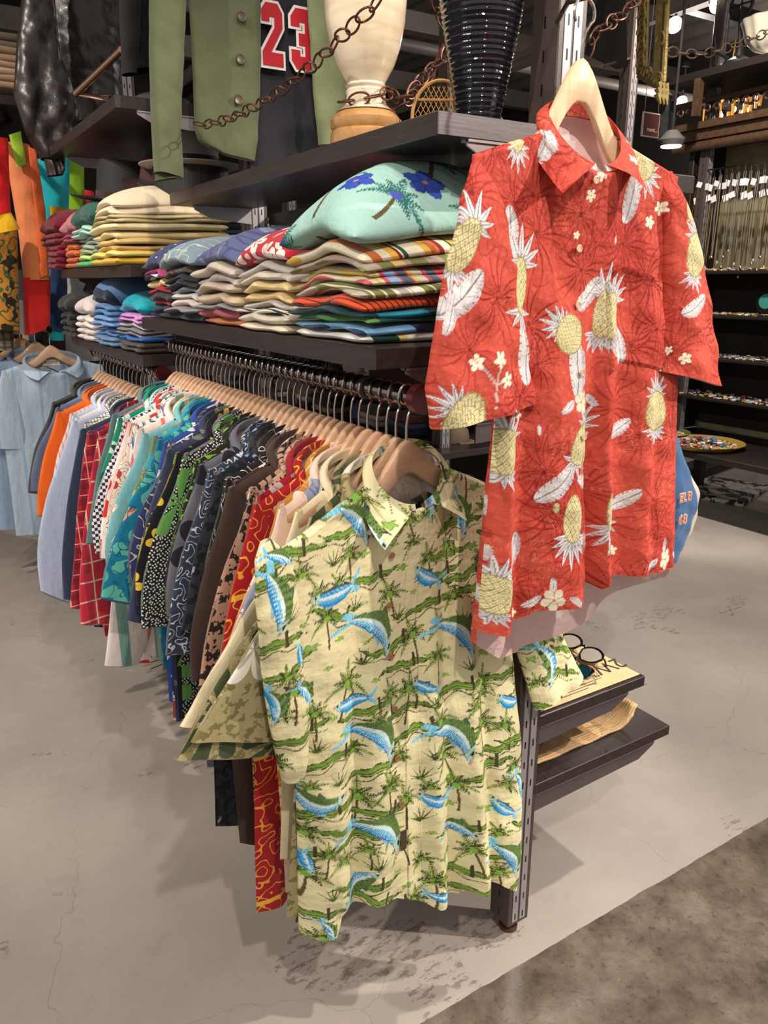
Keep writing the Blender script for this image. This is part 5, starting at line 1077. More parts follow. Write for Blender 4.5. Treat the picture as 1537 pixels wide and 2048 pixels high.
# upper: bright colour-block garments on a high rail
CY = 3.95
def garment(label, cat, parts, name, ref, Y):
    t = thing(name, label, cat, tuple(at(ref[0], ref[1], Y=Y)))
    for (nm, O, I, dy, m, th, f) in parts: drape(t, nm, O, I, Y+dy, m, th, folds=f, seed=len(nm))
    return t
F1 = ((40, .008), (90, .003))
cm = lambda c: printmat('cotton ' + c, c, [], .85, .2)
garment('orange and red patchwork shirt with lime collar, hanging at the left edge', 'shirt', [
  ('shirt_body', [(10, 285), (18, 350), (38, 470), (48, 560)], [(60, 290), (85, 380), (96, 470), (98, 560)], 0, cm('#e88a56'), .05, F1),
  ('red_panel', [(44, 556), (50, 670)], [(101, 552), (100, 655)], -.005, cm('#c2221c'), .052, F1),
  ('collar', [(18, 270), (34, 335)], [(42, 262), (54, 328)], -.06, cm('#a9d03c'), .012, F1),
  ('front_edge', [(56, 292), (70, 420), (80, 556)], [(72, 300), (92, 420), (98, 548)], -.055, cm('#e06a34'), .01, F1)], 'patchwork_shirt', (60, 300), CY)
garment('red shirt sleeve with a yellow cuff beside the orange patchwork shirt', 'shirt', [
  ('sleeve', [(-60, 270), (-60, 440)], [(16, 278), (22, 425)], 0, cm('#d0161c'), .04, F1), ('cuff', [(-60, 438), (-60, 480)], [(22, 424), (40, 458)], -.002, cm('#e3b21d'), .043, F1)], 'patchwork_shirt', (0, 300), CY-.35)
garment('turquoise patchwork shirt with a yellow block, hanging behind the leather jacket cuff', 'shirt', [
  ('shirt_body', [(72, 320), (82, 450), (85, 560), (98, 680)], [(140, 300), (138, 420), (130, 560), (128, 680)], 0, cm('#2bbccb'), .05, F1),
  ('yellow_panel', [(99, 412), (102, 442)], [(141, 418), (140, 446)], -.055, cm('#e0aa1c'), .012, F1), ('sleeve_lining', [(100, 520), (101, 660)], [(134, 530), (136, 665)], -.06, cm('#2f4b74'), .012, F1)], 'patchwork_shirt', (110, 320), CY+.2)
garment('lime green shirt between the turquoise shirt and the dark red pile', 'shirt', [('shirt_body', [(128, 262), (138, 470)], [(168, 262), (168, 470)], 0, cm('#8fc12e'), .04, F1), ('red_panel', [(166, 380), (168, 470)], [(188, 385), (188, 470)], -.01, cm('#cf2b2b'), .04, F1)], 'patchwork_shirt', (150, 340), CY+.45)
garment('white tee with a black drawn figure hanging below the burgundy pile', 'tee', [('tee_body', [(128, 500), (132, 720)], [(200, 520), (205, 720)], 0, cm('#cfc8c4'), .05, F1)], 'printed_tee', (160, 560), CY+.35)
_t = bpy.data.objects['printed_tee']; b = MB()
for poly in ([(170, 545), (180, 540), (186, 552), (196, 560), (200, 580), (192, 590), (188, 606), (196, 630), (186, 636), (178, 612), (168, 600), (166, 580), (172, 566)], [(166, 600), (176, 612), (172, 632), (164, 625)]):
    Yq = CY+.235; pts = [at(x, y, Y=Yq) for x, y in poly]; b.prism([(p[0], p[2]) for p in pts], .002, Matrix.Translation((0, Yq, 0)) @ Matrix.Rotation(PI/2, 4, 'X'))
wp(b.build('drawn_figure', M_BLACK), _t)
tag(MB().tube([W(-60, 285, 3.4), W(50, 228, 5.2)], .016, 12).build('clothes_rail', M_CHROME, smooth=True), 'chrome rail carrying the bright patchwork shirts at the left edge', 'rail')
# dull patterned clothes at the left edge
for k, (x0, x1, y0, y1, c, L, lab) in enumerate([(-40, 34, 455, 660, '#b8792b', [('swirl', '#3b5a2c', 12, 6, .2), ('blob', '#2b1f18', 14, .6)], 'amber and green swirl-print garment at the left edge'),
      (-60, 22, 500, 700, '#8a8170', [('stripe', '#3b3631', 30, .4, .7), ('hstripe', '#3b3631', 30, .4, .7)], 'grey-brown checked garment at the left edge, below the amber one'),
      (14, 46, 600, 668, '#b8b3ac', [], 'pale grey shirt hem hanging at the left edge'), (24, 58, 540, 660, '#3a3f4a', [], 'dark slate garment behind the orange patchwork shirt')]):
    t = drape(None, 'hanging_garment', [(x0, y0), (x0+4, y1)], [(x1, y0), (x1+6, y1)], CY-.1+.1*k, printmat('left cloth %d' % k, c, L), .04); tag(t, lab, 'garment')
for k, c in enumerate(['#3a2f2b', '#7d2f35', '#c8b48c', '#4d5566', '#221f22']):
    t = drape(None, 'hanging_garment', [(-80+k*14, 690-k*6), (-80+k*14, 760)], [(30+k*14, 668-k*4), (40+k*12, 760)], CY+.3+.08*k, printmat('edge cloth %d' % k, c, []), .03)
    tag(t, ['dark brown', 'wine red', 'sand coloured', 'slate blue', 'black'][k] + ' garment shoulder above the blue shirts at the left', 'garment')
# beige knit pile high on the left
for k, (c, l) in enumerate([('#a98a72', 'lowest'), ('#b39680', 'second from the bottom'), ('#9d8168', 'third from the bottom'), ('#6f6455', 'topmost')]):
    p = at(8, 178-k*26, Y=4.3)
    folded('beige-brown folded knit at the upper left edge, %s of its pile' % l, 'folded knits at the upper left edge', p[0]-.05, 4.3, p[2]-.035, .34, .36, .066, lambda A, B: .006*np.sin(B*4), printmat('pile left %d' % k, c, [], .9, .5), seed=k*2.2)
_p = at(8, 190, Y=4.3); tag(MB().box((_p[0]-.6, 4.1, _p[2]-.075), (_p[0]+.16, 4.6, _p[2]-.038)).build('shelf_board', M_BOARD), 'dark shelf board under the beige-brown knit pile at the upper left edge', 'shelf')
# lower: light blue shirts
rb = random.Random(4)
BL = [('light blue embroidered short-sleeved shirt with a white neck label, nearest of the blue shirts', '#a9bccd', [('stripe', '#8fa9c2', 9, .12)]), ('pale denim shirt just behind the embroidered blue shirt', '#8fa3bb', []), ('washed mid blue denim shirt, third of the blue shirts', '#6f86a6', []), ('dark blue denim shirt at the left edge behind the pale ones', '#4d6488', [])]
for k, (lab, c, L) in enumerate(BL):
    P = std_params(rb, False, 1.10, .84); p = at(100-k*30, 690-k*8, Y=3.95+.07*k)
    m = printmat('blue row %d' % k, c, L); s_ = shirt(lab, 'shirt', (p[0], p[1], p[2]-.045), math.radians(6), P, m, seed=60+k)
    hanger(p[0], p[1], p[2], math.radians(6), ['wooden hanger in the light blue embroidered shirt', 'wooden hanger in the pale denim shirt', 'wooden hanger in the mid blue denim shirt', 'wooden hanger in the dark blue denim shirt'][k])
    if k == 0:
        MB().box((-.038, .026, -.052), (.042, .028, -.024)).build('neck_label', mat('label_cream', '#d9cfbd', .7), s_)
        text('RODINE', .016, (.002, .0255, -.038), (PI/2, 0, 0), mat('label_ink', '#5b4436', .7), s_, .0004, 'neck_label_text')
tag(MB().tube([tuple(at(100, 690, Y=3.95)+np.array([0, -.04, .073])), tuple(at(100, 690, Y=3.95)+np.array([-.55, 1.2, .11]))], .016, 16).build('clothes_rail', M_CHROME, smooth=True), 'short chrome rail carrying the light blue shirts at the left', 'rail')
for k, (O, I, dy, c, lab) in enumerate([([(0, 850), (4, 1005)], [(40, 860), (48, 1045)], .5, '#26262c', 'long dark charcoal coat hem hanging low at the left edge'), ([(30, 850), (34, 1040)], [(70, 850), (72, 1060)], .3, '#33405c', 'long navy garment hanging low behind the blue shirts')]):
    t = drape(None, 'long_coat', O, I, 3.95+dy, printmat('coat %d' % k, c, []), .05); tag(t, lab, 'coat')
# ------------------------------------------------------------ back shelf: eyewear, folded socks; hat shelf
def sunglasses(label, loc, rz, fm, lm, group=None, s=1.0, tilt=0.0, folded_=True, cat='sunglasses'):
    t = thing('sunglasses', label, cat, loc, rz, group); t.rotation_euler = (tilt, 0, rz); t.scale = (s, s, s)
    f = MB()
    for sx in (-1, 1):
        f.tube([(sx*.034+.028*math.cos(a)*(1 if math.sin(a) > 0 else .9), 0, .024+.021*math.sin(a)) for a in np.linspace(0, 2*PI, 24, endpoint=False)], .0024, 7, closed=True)
    f.tube([(-.008, 0, .030), (0, -.001, .034), (.008, 0, .030)], .0022, 7)
    f.build('frame', fm, t, smooth=True)
    for sx in (-1, 1):
        MB().lathe([(.001, -.0006), (.95, -.0006), (.95, .0006), (.001, .0008)], n=24, M=Matrix.Translation((sx*.034, 0, .024)) @ Matrix.Rotation(PI/2, 4, 'X') @ Matrix.Diagonal((.028, .021, 1, 1))).build('lens', lm, t, smooth=True)
        MB().tube([(sx*.062, 0, .034), (sx*.064, .004, .034), (sx*(.062 if not folded_ else -.01), .016 if folded_ else .09, .033), (sx*(.058 if not folded_ else -.055), .02 if folded_ else .13, .022)], .002, 7).build('temple', fm, t, smooth=True)
    return t
Mbl = mat('glossy_black_plastic', '#0d0c0c', .12, coat=.5); Mle = mat('dark_lens', '#14181c', .05, .3, coat=1); Mtor = mat('amber_plastic', '#c6a35d', .15, coat=.5); Mgm = mat('green_lens', '#2c4a48', .08, .3, coat=1); Msil = mat('silver_frame', '#b9b9bf', .15, 1)
r2 = random.Random(9); gi = 0
names = [(Mbl, Mle), (Msil, Mle), (Mtor, Mgm), (Mbl, Mgm)]
for ix, x in enumerate((1.09, 1.165, 1.24)):
    for iy in range(9):
        y = 1.98 + iy*.044 + r2.uniform(-.006, .006) - ix*.02
        a, b = names[(ix+iy) % 4 if r2.random() < .5 else 0]
        sunglasses('small pair of glasses among the rows on the shelf behind the chrome rail', (x, y, 1.192), PI/2*0+math.radians(r2.uniform(-20, 20)+60), a, b, 'rows of glasses on the back shelf', s=.62)
sock = [('#d9cfc9', 'white'), ('#3f7a66', 'green topped'), ('#2f5a8c', 'blue'), ('#e3dcd4', 'cream'), ('#1f1e20', 'black'), ('#8d9095', 'grey'), ('#d6a5a0', 'pink edged'), ('#ded9d2', 'off-white')]
for k, (c, nm) in enumerate(sock):
    x = 1.09 + (k % 3)*.09; y = 1.84 - (k//3)*.11 - (k % 3)*.03
    folded('%s pair of folded socks on the shelf behind the chrome rail' % nm, 'folded socks on the back shelf', x, y, 1.192, .085, .10, .045, lambda A, B: .004*np.sin(B*3+A*2), printmat('sock %d' % k, c, []), seed=k, layers=2, cat='socks', name='folded_socks')
def cap(label, x, y, z, r, m, rz, group=None):
    t = thing('cap', label, 'cap', (x, y, z), rz, group)
    MB().lathe([(r, 0), (r*1.02, .02), (r*.95, .05), (r*.7, .082), (r*.35, .098), (.008, .103), (.006, .108), (.001, .108)], n=28).build('crown', m, t, smooth=True)
    pts = []; n = 16; co = []; f = []
    for i in range(n+1):
        a = -1.0+2.0*i/n
        for k_ in range(5): q = k_/4; co.append((math.sin(a)*r*(1+.02), -math.cos(a)*r - q*.065*math.cos(a*.9), .004 - .012*q - .01*a*a*q)); 
    f = [(i*5+k_, (i+1)*5+k_, (i+1)*5+k_+1, i*5+k_+1) for i in range(n) for k_ in range(4)]
    o = raw('visor', co, f, m, t); mo = o.modifiers.new('s', 'SOLIDIFY'); mo.thickness = .003
    return t
camo = printmat('camo cloth', '#b39d78', [('blob', '#6f6a45', 20, .52), ('blob', '#3f3626', 22, .6)]); 
capd = [(1.16, 2.14, 'tan camouflage cap on the shelf behind the folded shirts', camo, 40), (1.22, 1.93, 'black cap on the shelf behind the folded shirts', mat('cap_black', '#17161a', .8), 60), (1.15, 1.72, 'grey checked cap on the shelf behind the folded shirts', printmat('cap check', '#77787c', [('check', '#3a3b40', 90)]), 80), (1.22, 1.52, 'navy cap on the shelf behind the folded shirts', mat('cap_navy', '#1c2740', .8), 30)]
for x, y, lab, m, rz in capd: cap(lab, x, y, 1.432, .078, m, math.radians(rz))
# ------------------------------------------------------------ second unit and clutter seen through the gaps
for (x, y, lab) in [(2.0, 2.72, 'grey slotted post rising behind the wicker back and the chain'), (2.0, 4.2, 'grey slotted post further back in the second unit'), (3.15, 2.85, 'brass-lit slotted post behind the pale hanger'), (4.55, 3.42, 'slotted post beside the jewellery cabinet')]:
    upright(x, y, 3.3 if x < 4 else 3.1, lab, foot=False)
for k, (z, x0) in enumerate([(.35, 1.9), (.75, 1.9), (1.08, 1.9), (1.40, 1.95), (1.72, 1.95)]):
    tag(MB().box((x0, 2.6, z-.03), (2.45, 6.2, z), bev=.002).build('shelf_board', M_BOARD), ['lowest', 'second lowest', 'middle', 'second highest', 'highest'][k] + ' dark shelf board of the second unit behind', 'shelf')
struct(MB().box((2.47, 2.6, 0), (2.5, 6.2, 1.95)).build('wall_partition', M_WALL))
cols = ['#6b5a48', '#22242a', '#8f8a84', '#3c4a66', '#a8977d', '#5d2e2b', '#2d3b31', '#c1b7a8', '#151518', '#76604a', '#48505c']
nn = 0
for z in (.75, 1.08, 1.40, 1.72):
    y = 2.72
    while y < 6.0:
        c = cols[nn % len(cols)]; w = r2.uniform(.16, .26)
        if (nn % 3) == 0: cap('cap among the goods on the second unit behind', 2.12, y+w/2, z+.001, .08, mat('capc'+c, c, .8), r2.uniform(0, 2), 'caps on the second unit')
        else:
            h = 0
            for q in range(3): folded('folded garment in a small pile on the second unit behind', 'folded goods on the second unit', 2.13, y+w/2, z+h, w*.95, .3, .032, lambda A, B: .003*np.sin(B*4), printmat('far'+cols[(nn+q*2) % len(cols)], cols[(nn+q*2) % len(cols)], []), seed=nn+q, layers=1); h += .032
        y += w+.04; nn += 1
for (x, y, z, w, h, rx) in [(1.98, 3.55, 1.402, .22, .26, .12), (1.98, 3.9, 1.402, .2, .24, .2)]:
    t = thing('picture_frame', 'brown wooden picture frame leaning on the second unit%s' % ('' if rx < .15 else ', the further one'), 'frame', (x, y, z)); t.rotation_euler = (0, rx, 0)
    b = MB(); b.box((0, -w/2, 0), (.02, -w/2+.025, h)).box((0, w/2-.025, 0), (.02, w/2, h)).box((0, -w/2, 0), (.02, w/2, .025)).box((0, -w/2, h-.025), (.02, w/2, h)).build('frame_rim', mat('frame_brown', '#5b3a24', .4), t)
    MB().box((.008, -w/2+.02, .02), (.012, w/2-.02, h-.02)).build('frame_picture', mat('frame_paper', '#b7a88e', .8), t)
# ------------------------------------------------------------ right side: low shelves with eyewear
Mcard = mat('kraft_card', '#d9b98a', .7, 0, .05, 40); ink = mat('printed_ink', '#3a3530', .7)
cz = .566
tag_card = thing('printed_card', 'cream printed card with black figures under the sunglasses on the narrow lower shelf', 'card', (1.21, 1.25, cz))
MB().box((-.155, -.19, 0), (.162, .25, .003), bev=.001).build('card_sheet', Mcard, tag_card)
text('2W\u00b2', .062, (.115, -.125, .0034), (0, 0, math.radians(180)), ink, tag_card)
for k in range(9): MB().box((-.13, -.175+k*.009, .003), (-.13+.14+.03*((k*7) % 3), -.173+k*.009, .0034)).build('printed_line', ink, tag_card)
Mmag = mat('magenta_case', '#8b1546', .3)
def lying(label, p, q, fm, lm, tilt, s=1.0, dz=.006, side=1):
    A = at(p[0], p[1], Z=.57); B = at(q[0], q[1], Z=.57); c = (A+B)/2; d = B-A; L = math.hypot(d[0], d[1])
    sunglasses(label, (c[0], c[1], .5695+dz), math.atan2(d[1], d[0])+(PI if side < 0 else 0), fm, lm, s=L/.120, tilt=tilt, folded_=False)
lying('large glossy black sunglasses lying on the printed card', (1108, 1288), (1180, 1338), Mbl, mat('clear_lens', '#b9b0a4', .05, 0, coat=1), math.radians(-70), side=1)
lying('amber-framed sunglasses with dark lenses lying on the printed card', (1112, 1335), (1180, 1362), Mtor, Mle, math.radians(-70), side=1)
lying('silver sunglasses with blue-green mirror lenses near the shirt sleeve', (1105, 1325), (1160, 1372), Msil, mat('mirror_lens', '#2a7f8c', .05, .8), math.radians(-60), side=1)
tag(MB().box((0, 0, 0), (.07, .16, .03), bev=.01).build('glasses_case', Mmag, loc=(1.20, 1.45, .570), rot=(0, 0, .3)), 'magenta glasses case behind the black sunglasses on the card', 'case')
for (x, y, l) in [(1.255, 1.31, 'small white price tag beside the large black sunglasses'), (1.10, 1.155, 'small white price tag beside the silver sunglasses')]:
    tag(MB().box((0, 0, 0), (.035, .022, .001)).build('price_tag', mat('tag_white', '#e6e2e4', .6), loc=(x, y, .600), rot=(.15, -.1, .5)), l, 'price tag')
# curled sheet with glasses on the lowest shelf
n = 40; co = []; 
for i in range(n):
    q = i/(n-1); x = 1.075 + .36*q
    for k in range(12):
        s = k/11; y = 1.10 + .20*s; z = .3985 + .045*max(0, (q-.8)/.2)**2 + .03*max(0, (.12-s)/.12)**2*0 + .0015*math.sin(q*20)
        rr = 1 if .06 < q < .95 else .9; co.append((x, y*1 + (1-rr)*.1*(.5-s), z))
f = [(i*12+k, (i+1)*12+k, (i+1)*12+k+1, i*12+k+1) for i in range(n-1) for k in range(11)]
tp = NT('printed_sheet'); sp = tp.new('ShaderNodeSeparateXYZ'); tp.setin(sp.inputs[0], tp.coord('Object'))
ln = tp.math('LESS_THAN', tp.math('FRACT', tp.math('MULTIPLY', sp.outputs[1], 130)), .35); nz = tp.math('GREATER_THAN', tp.noise(tp.coord('Object'), 45, 2), .45)
blk = tp.math('GREATER_THAN', tp.noise(tp.mapping(tp.coord('Object'), sc=(1, 1.6, 1)), 14, 0), .56)
tp.setin(tp.b.inputs['Base Color'], tp.mix(tp.math('MULTIPLY', tp.math('MULTIPLY', ln, nz), .5), tp.mix(blk, lin('#cfa775'), lin('#a8885c')), lin('#4a4038'))); tp.b.inputs['Roughness'].default_value = .7
o = raw('printed_sheet', co, f, tp.m, None, loc=(0, 0, 0)); o.modifiers.new('s', 'SOLIDIFY').thickness = .0012
tag(o, 'curled tan printed sheet lying on the lowest dark shelf', 'sheet')
sunglasses('black glasses at the far end of the curled sheet on the lowest shelf', (1.36, 1.24, .405), math.radians(95), Mbl, Mle, s=1.0, tilt=math.radians(-40), folded_=False)
sunglasses('dark glasses on the curled sheet near the end post', (1.19, 1.22, .402), math.radians(100), Mbl, Mle, s=.95, tilt=math.radians(-65), folded_=False)
# blue jersey behind the red shirt
jb = thing('blue_jersey', 'blue cotton jersey with orange lettering hanging behind the red shirt', 'jersey', tuple(at(1360, 1000, Y=1.32)))
drape(jb, 'jersey_body', [(1260, 840), (1250, 900), (1255, 1105)], [(1352, 872), (1372, 930), (1390, 985), (1388, 1020), (1372, 1070), (1344, 1122)], 1.32, cm('#2f557f'), .035, folds=((50, .004),), nt=50)
drape(jb, 'jersey_back', [(1250, 880), (1256, 1100)], [(1352, 875), (1374, 930), (1395, 990), (1391, 1025), (1376, 1072), (1346, 1122)], 1.345, cm('#b5aea2'), .03)
_j = Vector(jb.location); MB().tube([at(1310, 850, Y=1.32)-np.array(_j), Vector((1.3, 1.33, 1.156))-_j], .003, 6).build('hanging_strap', M_HOOK, jb)
Mo = mat('orange_flock', '#c9785a', .8)
for (tx, x, y, s) in [('ELB', 1372, 995, .034), ('68', 1366, 1040, .036)]:
    for mm, dy, ex in ((mat('flock_edge', '#c9c0b0', .8), 0, .0020), (Mo, -.0015, 0)):
        p = at(x, y, Y=1.268+dy); o = text(tx, s, (0, 0, 0), (PI/2, 0, 0), mm, None, .0006, 'jersey_lettering', ex); o.location = tuple(p); wp(o, jb)
# ------------------------------------------------------------ jewellery cabinet at the right edge (faces the unit)
cx = 4.55; Mcw = mat('carved_walnut', '#4a3524', .45, 0, .35, 30, .4, 90); Mcd = mat('cabinet_dark', '#1d1612', .55, 0, .2, 10)
cab = thing('jewellery_cabinet', 'tall dark carved wooden cabinet with jewellery shelves at the right edge', 'cabinet', (cx, 3.0, 0))
def cb(name, a, b, m, bev=.004): return MB().box((a[0], a[1], a[2]), (b[0], b[1], b[2]), bev=bev).build(name, m, cab)
cb('cabinet_back', (.30, -1.0, .45), (.33, .55, 2.35), mat('moss_panel', '#8d8566', .8, 0, .3, 8))
cb('side_panel', (-.02, .50, .45), (.33, .54, 2.35), Mcd); cb('side_panel', (-.02, -1.04, .45), (.33, -1.0, 2.35), Mcd)
cb('cornice', (-.10, -1.1, 2.30), (.34, .62, 2.36), Mcw)
MB().box((-.13, -1.12, 2.36), (.34, .64, 2.40)).tube([(-.07, -1.1, 2.27), (-.07, .62, 2.27)], .030, 10).build('cornice_moulding', Mcw, cab, smooth=True)
# fretwork scrolls
fw = MB()
for k in range(26):
    y = -1.05 + k*.065
    fw.tube([(-.10, y+.026*math.cos(a)*(1-a/9), 2.47+.030*math.sin(a)*(1-a/9)) for a in np.linspace(0, 6.0, 16)], .006, 5)
fo = fw.build('fretwork', Mcw, cab, smooth=True); fo['kind'] = 'stuff'
cb('fretwork_rail', (-.115, -1.1, 2.505), (-.085, .62, 2.53), Mcw)
for k, z in enumerate((1.52, 1.25, .98, .72)): cb('cabinet_shelf', (-.06, -1.0, z-.02), (.30, .50, z), Mcd)
cb('shelf_back_dark', (.27, -1.0, .5), (.295, .5, 1.5), mat('dark_back_panel', '#241a14', .7, 0, .5, 3))
tb_ = thing('display_table', 'low dark table edge under the trays at the right edge', 'table', (cx-.15, 3.0, 0))
MB().box((-.30, -1.2, .40), (.55, .52, .44), bev=.006).build('tabletop', Mcd, tb_)
for (x, y) in [(-.22, .42), (-.22, -1.1), (.45, .42), (.45, -1.1)]: MB().box((x-.03, y-.03, 0), (x+.03, y+.03, .40)).build('leg', Mcd, tb_)
# necklaces
tag(MB().tube([(cx-.02, 2.02, 2.13), (cx-.02, 3.48, 2.13)], .005, 8).build('necklace_rod', M_HOOK, smooth=True), 'thin steel rod carrying the necklaces in the cabinet', 'rod')
mets = [mat('gold_chain', '#c9a765', .25, 1), mat('silver_chain', '#c8c4c0', .2, 1), mat('bead_chain', '#9a8f84', .4, .4)]; Mtag = mat('tag_white', '#e6e2e4', .6)
srcn = []
for k in range(3):
    t = thing('necklace', 'necklace', 'necklace'); L = .42+.06*k
    MB().tube([(0, -.006, 0), (0, -.010, -L*.5), (0, -.002, -L)], .0022, 5).tube([(0, .006, 0), (0, .012, -L*.5), (0, .002, -L)], .0022, 5).build('strand', mets[k], t, smooth=True)
    MB().lathe([(.001, -.012), (.009, -.006), (.010, .002), (.004, .012), (.001, .014)], c=(0, 0, -L-.01), n=10).build('pendant', mets[(k+1) % 3], t, smooth=True)
    MB().tube([(0, 0, 0), (-.004, 0, .02), (-.012, 0, .035), (-.02, 0, .03)], .0018, 5).build('s_hook', M_HOOK, t, smooth=True)
    MB().box((-.012, -.018, -.075), (-.010, .020, -.040)).build('tag', Mtag, t, rot=(.3*(k-1), 0, 0)); srcn.append(t)
rn = random.Random(13)
for k in range(44):
    t = srcn[k] if k < 3 else copy_tree(srcn[k % 3]); t.location = (cx-.02 + (.02 if k % 2 else 0), 3.46-k*.021-rn.uniform(0, .006), 2.10 - (.07 if k % 3 == 0 else 0) - rn.uniform(0, .02)); t.rotation_euler = (0, 0, rn.uniform(-.3, .3)); s = rn.uniform(.85, 1.15); t.scale = (1, 1, s)
    t['label'] = 'fine necklace with a white tag hanging in the cabinet rows'; t['group'] = 'necklaces hanging in the cabinet'
# trinket heaps on shelves and trays
def heap(label, x0, x1, y0, y1, z, n_, colors, s=.012, hill=0.0):
    mats = [mat('bit'+c, c, .3, .3) for c in colors]; V = []; Fm = []; mi = []
    b = MB(); rr = random.Random(int(z*1000)+n_)
    for k in range(n_):
        x, y = rr.uniform(x0, x1), rr.uniform(y0, y1); u_ = (x-(x0+x1)/2)/((x1-x0)/2); v_ = (y-(y0+y1)/2)/((y1-y0)/2)
        if hill and u_*u_+v_*v_ > 1: continue
        zz = z + hill*(1-u_*u_-v_*v_)*rr.random(); a = rr.uniform(.5, 1.2)*s; nf = len(b.f)
        M = Matrix.Translation((x, y, zz+a*.5)) @ Matrix.Rotation(rr.uniform(0, 3), 4, 'Z') @ Matrix.Rotation(rr.uniform(-.6, .6), 4, 'X')
        b.box((-a, -a*.6, -a*.35), (a, a*.6, a*.35), M=M, bev=a*.15); mi += [rr.randrange(len(mats))]*(len(b.f)-nf)
    o = b.build('trinkets', mats); o.data.polygons.foreach_set('material_index', mi); return tag(o, label, 'trinkets', kind='stuff')
C1 = ['#c9a765', '#e6dfd2', '#8a6a3e', '#b9b4ac', '#4a3a2c']; C2 = ['#c94f6a', '#e8e0da', '#5f8fae', '#8fae6a', '#d9a53f', '#a06fae', '#ded6c8', '#3b3b44']
heap('brass and paper trinkets on the top cabinet shelf', cx-.05, cx+.2, 2.2, 3.48, 1.521, 260, C1, .016); heap('gold and silver trinkets on the second cabinet shelf', cx-.05, cx+.2, 2.2, 3.48, 1.251, 420, C1, .012)
heap('small rings and pins on the third cabinet shelf', cx-.05, cx+.2, 2.2, 3.48, .981, 420, ['#c9b78a', '#cfd0d6', '#7f7a70', '#4b4a48'], .012); heap('mixed colourful pins on the lowest cabinet shelf', cx-.05, cx+.2, 2.2, 3.48, .721, 420, C2, .012)
for (x, y, r, lab) in [(4.30, 3.02, .24, 'oval tray heaped with colourful beads at the right edge of the low table'), (4.36, 3.42, .20, 'green shallow tray of buttons on the low table behind the red sleeve')]:
    t = MB().lathe([(.001, 0), (r*.8, .002), (r, .035), (r*1.02, .036), (r*.8, .012), (.001, .012)], n=40).build('tray', mat('tray_gold' if r > .22 else 'tray_green', '#a8893e' if r > .22 else '#5c6b3a', .4), smooth=True, loc=(x, y, .441)); tag(t, lab, 'tray')
    h = heap(('colourful beads heaped in the oval tray' if r > .22 else 'mixed buttons lying in the green tray'), x-r*.8, x+r*.8, y-r*.8, y+r*.8, .454, 500, C2, .013, .04)
dk = thing('button_badge', 'round green-and-black badge disc on the second cabinet shelf', 'badge', (4.62, 2.93, 1.262)); MB().lathe([(.001, 0), (.06, 0), (.065, .004), (.06, .008), (.001, .010)], n=36, M=Matrix.Translation((0, 0, .066)) @ Matrix.Rotation(-PI/2, 4, 'Y')).build('badge_disc', M_BLACK, dk, smooth=True)
MB().lathe([(.001, .0105), (.045, .0095), (.001, .0120)], n=30, M=Matrix.Translation((0, 0, .076)) @ Matrix.Rotation(-PI/2, 4, 'Y')).build('badge_face', mat('badge_green', '#3f8f84', .3), dk, smooth=True)
# mats on the floor, crystal foot
def mat_mosaic():
    t = NT('mosaic_mat'); n = t.noise(t.coord('Object'), 16, 3, .6); c = t.ramp(n, [(.47, lin('#2b231e')), (.52, lin('#b9b1a6'))]); t.setin(t.b.inputs['Base Color'], c); t.b.inputs['Roughness'].default_value = .6; return t.m
pf = at(1450, 985, Z=0)
tag(MB().box((-.32, -.22, 0), (.32, .22, .03), bev=.005).build('mosaic_panel', mat_mosaic(), loc=(pf[0], pf[1], .001), rot=(0, 0, .3)), 'black and cream patterned panel lying on the floor under the low table', 'panel')
pf = at(1430, 945, Z=0)
tag(MB().box((-.30, -.12, 0), (.30, .12, .06), bev=.01).build('carved_panel', mat('carved_dark', '#2a2019', .5, 0, .5, 40, .6, 60), loc=(pf[0]+.05, pf[1]+.1, .001), rot=(0, 0, .2)), 'dark carved panel lying on the floor behind the patterned panel', 'panel')
# ------------------------------------------------------------ upper right background
def lamp(x, y, Y, label, warm=0):
    pl = bpy.data.lights.new('ceiling_lamp_light', 'POINT'); pl.energy = 30; pl.color = (1, .9, .84); pl.shadow_soft_size = .05; po = bpy.data.objects.new('ceiling_lamp_light', pl); COL.objects.link(po); po.location = tuple(at(x, y, Y=Y)+np.array([-.04, -.07, -.06]))
    p = at(x, y, Y=Y); t = thing('spot_lamp', label, 'lamp', tuple(p)); n = Vector((-.45, -.75, -.5)).normalized(); q = n.to_track_quat('Z', 'Y').to_matrix().to_4x4()
    MB().lathe([(.001, -.15), (.026, -.15), (.034, -.10), (.056, 0), (.050, 0), (.040, -.02), (.001, -.03)], n=24, M=q).build('lamp_shade', mat('lamp_red_metal', '#7a3128', .35, .4), t, smooth=True)
    MB().lathe([(.001, -.012), (.046, -.012), (.046, -.004), (.001, -.002)], n=24, M=q).build('lamp_lens', mat('lamp_glow', '#ffffff', .3, emit='#fff0ea', estr=40), t, smooth=True)
    MB().tube([(0, 0, .02), (.01, 0, .12), (.01, 0, .32)], .009, 8).box((-.03, -.02, .30), (.05, .02, .34)).build('lamp_stem', M_BLACK, t, smooth=True)
for (x, y, Y, l) in [(1350, 50, 4.2, 'lit ceiling spotlight above the gilt frame, second from the right'), (1438, 8, 3.6, 'lit ceiling spotlight at the top edge, furthest right'), (1364, 204, 5.4, 'lit ceiling spotlight right of the pale hanger, lowest of the three on the right')]: lamp(x, y, Y, l)
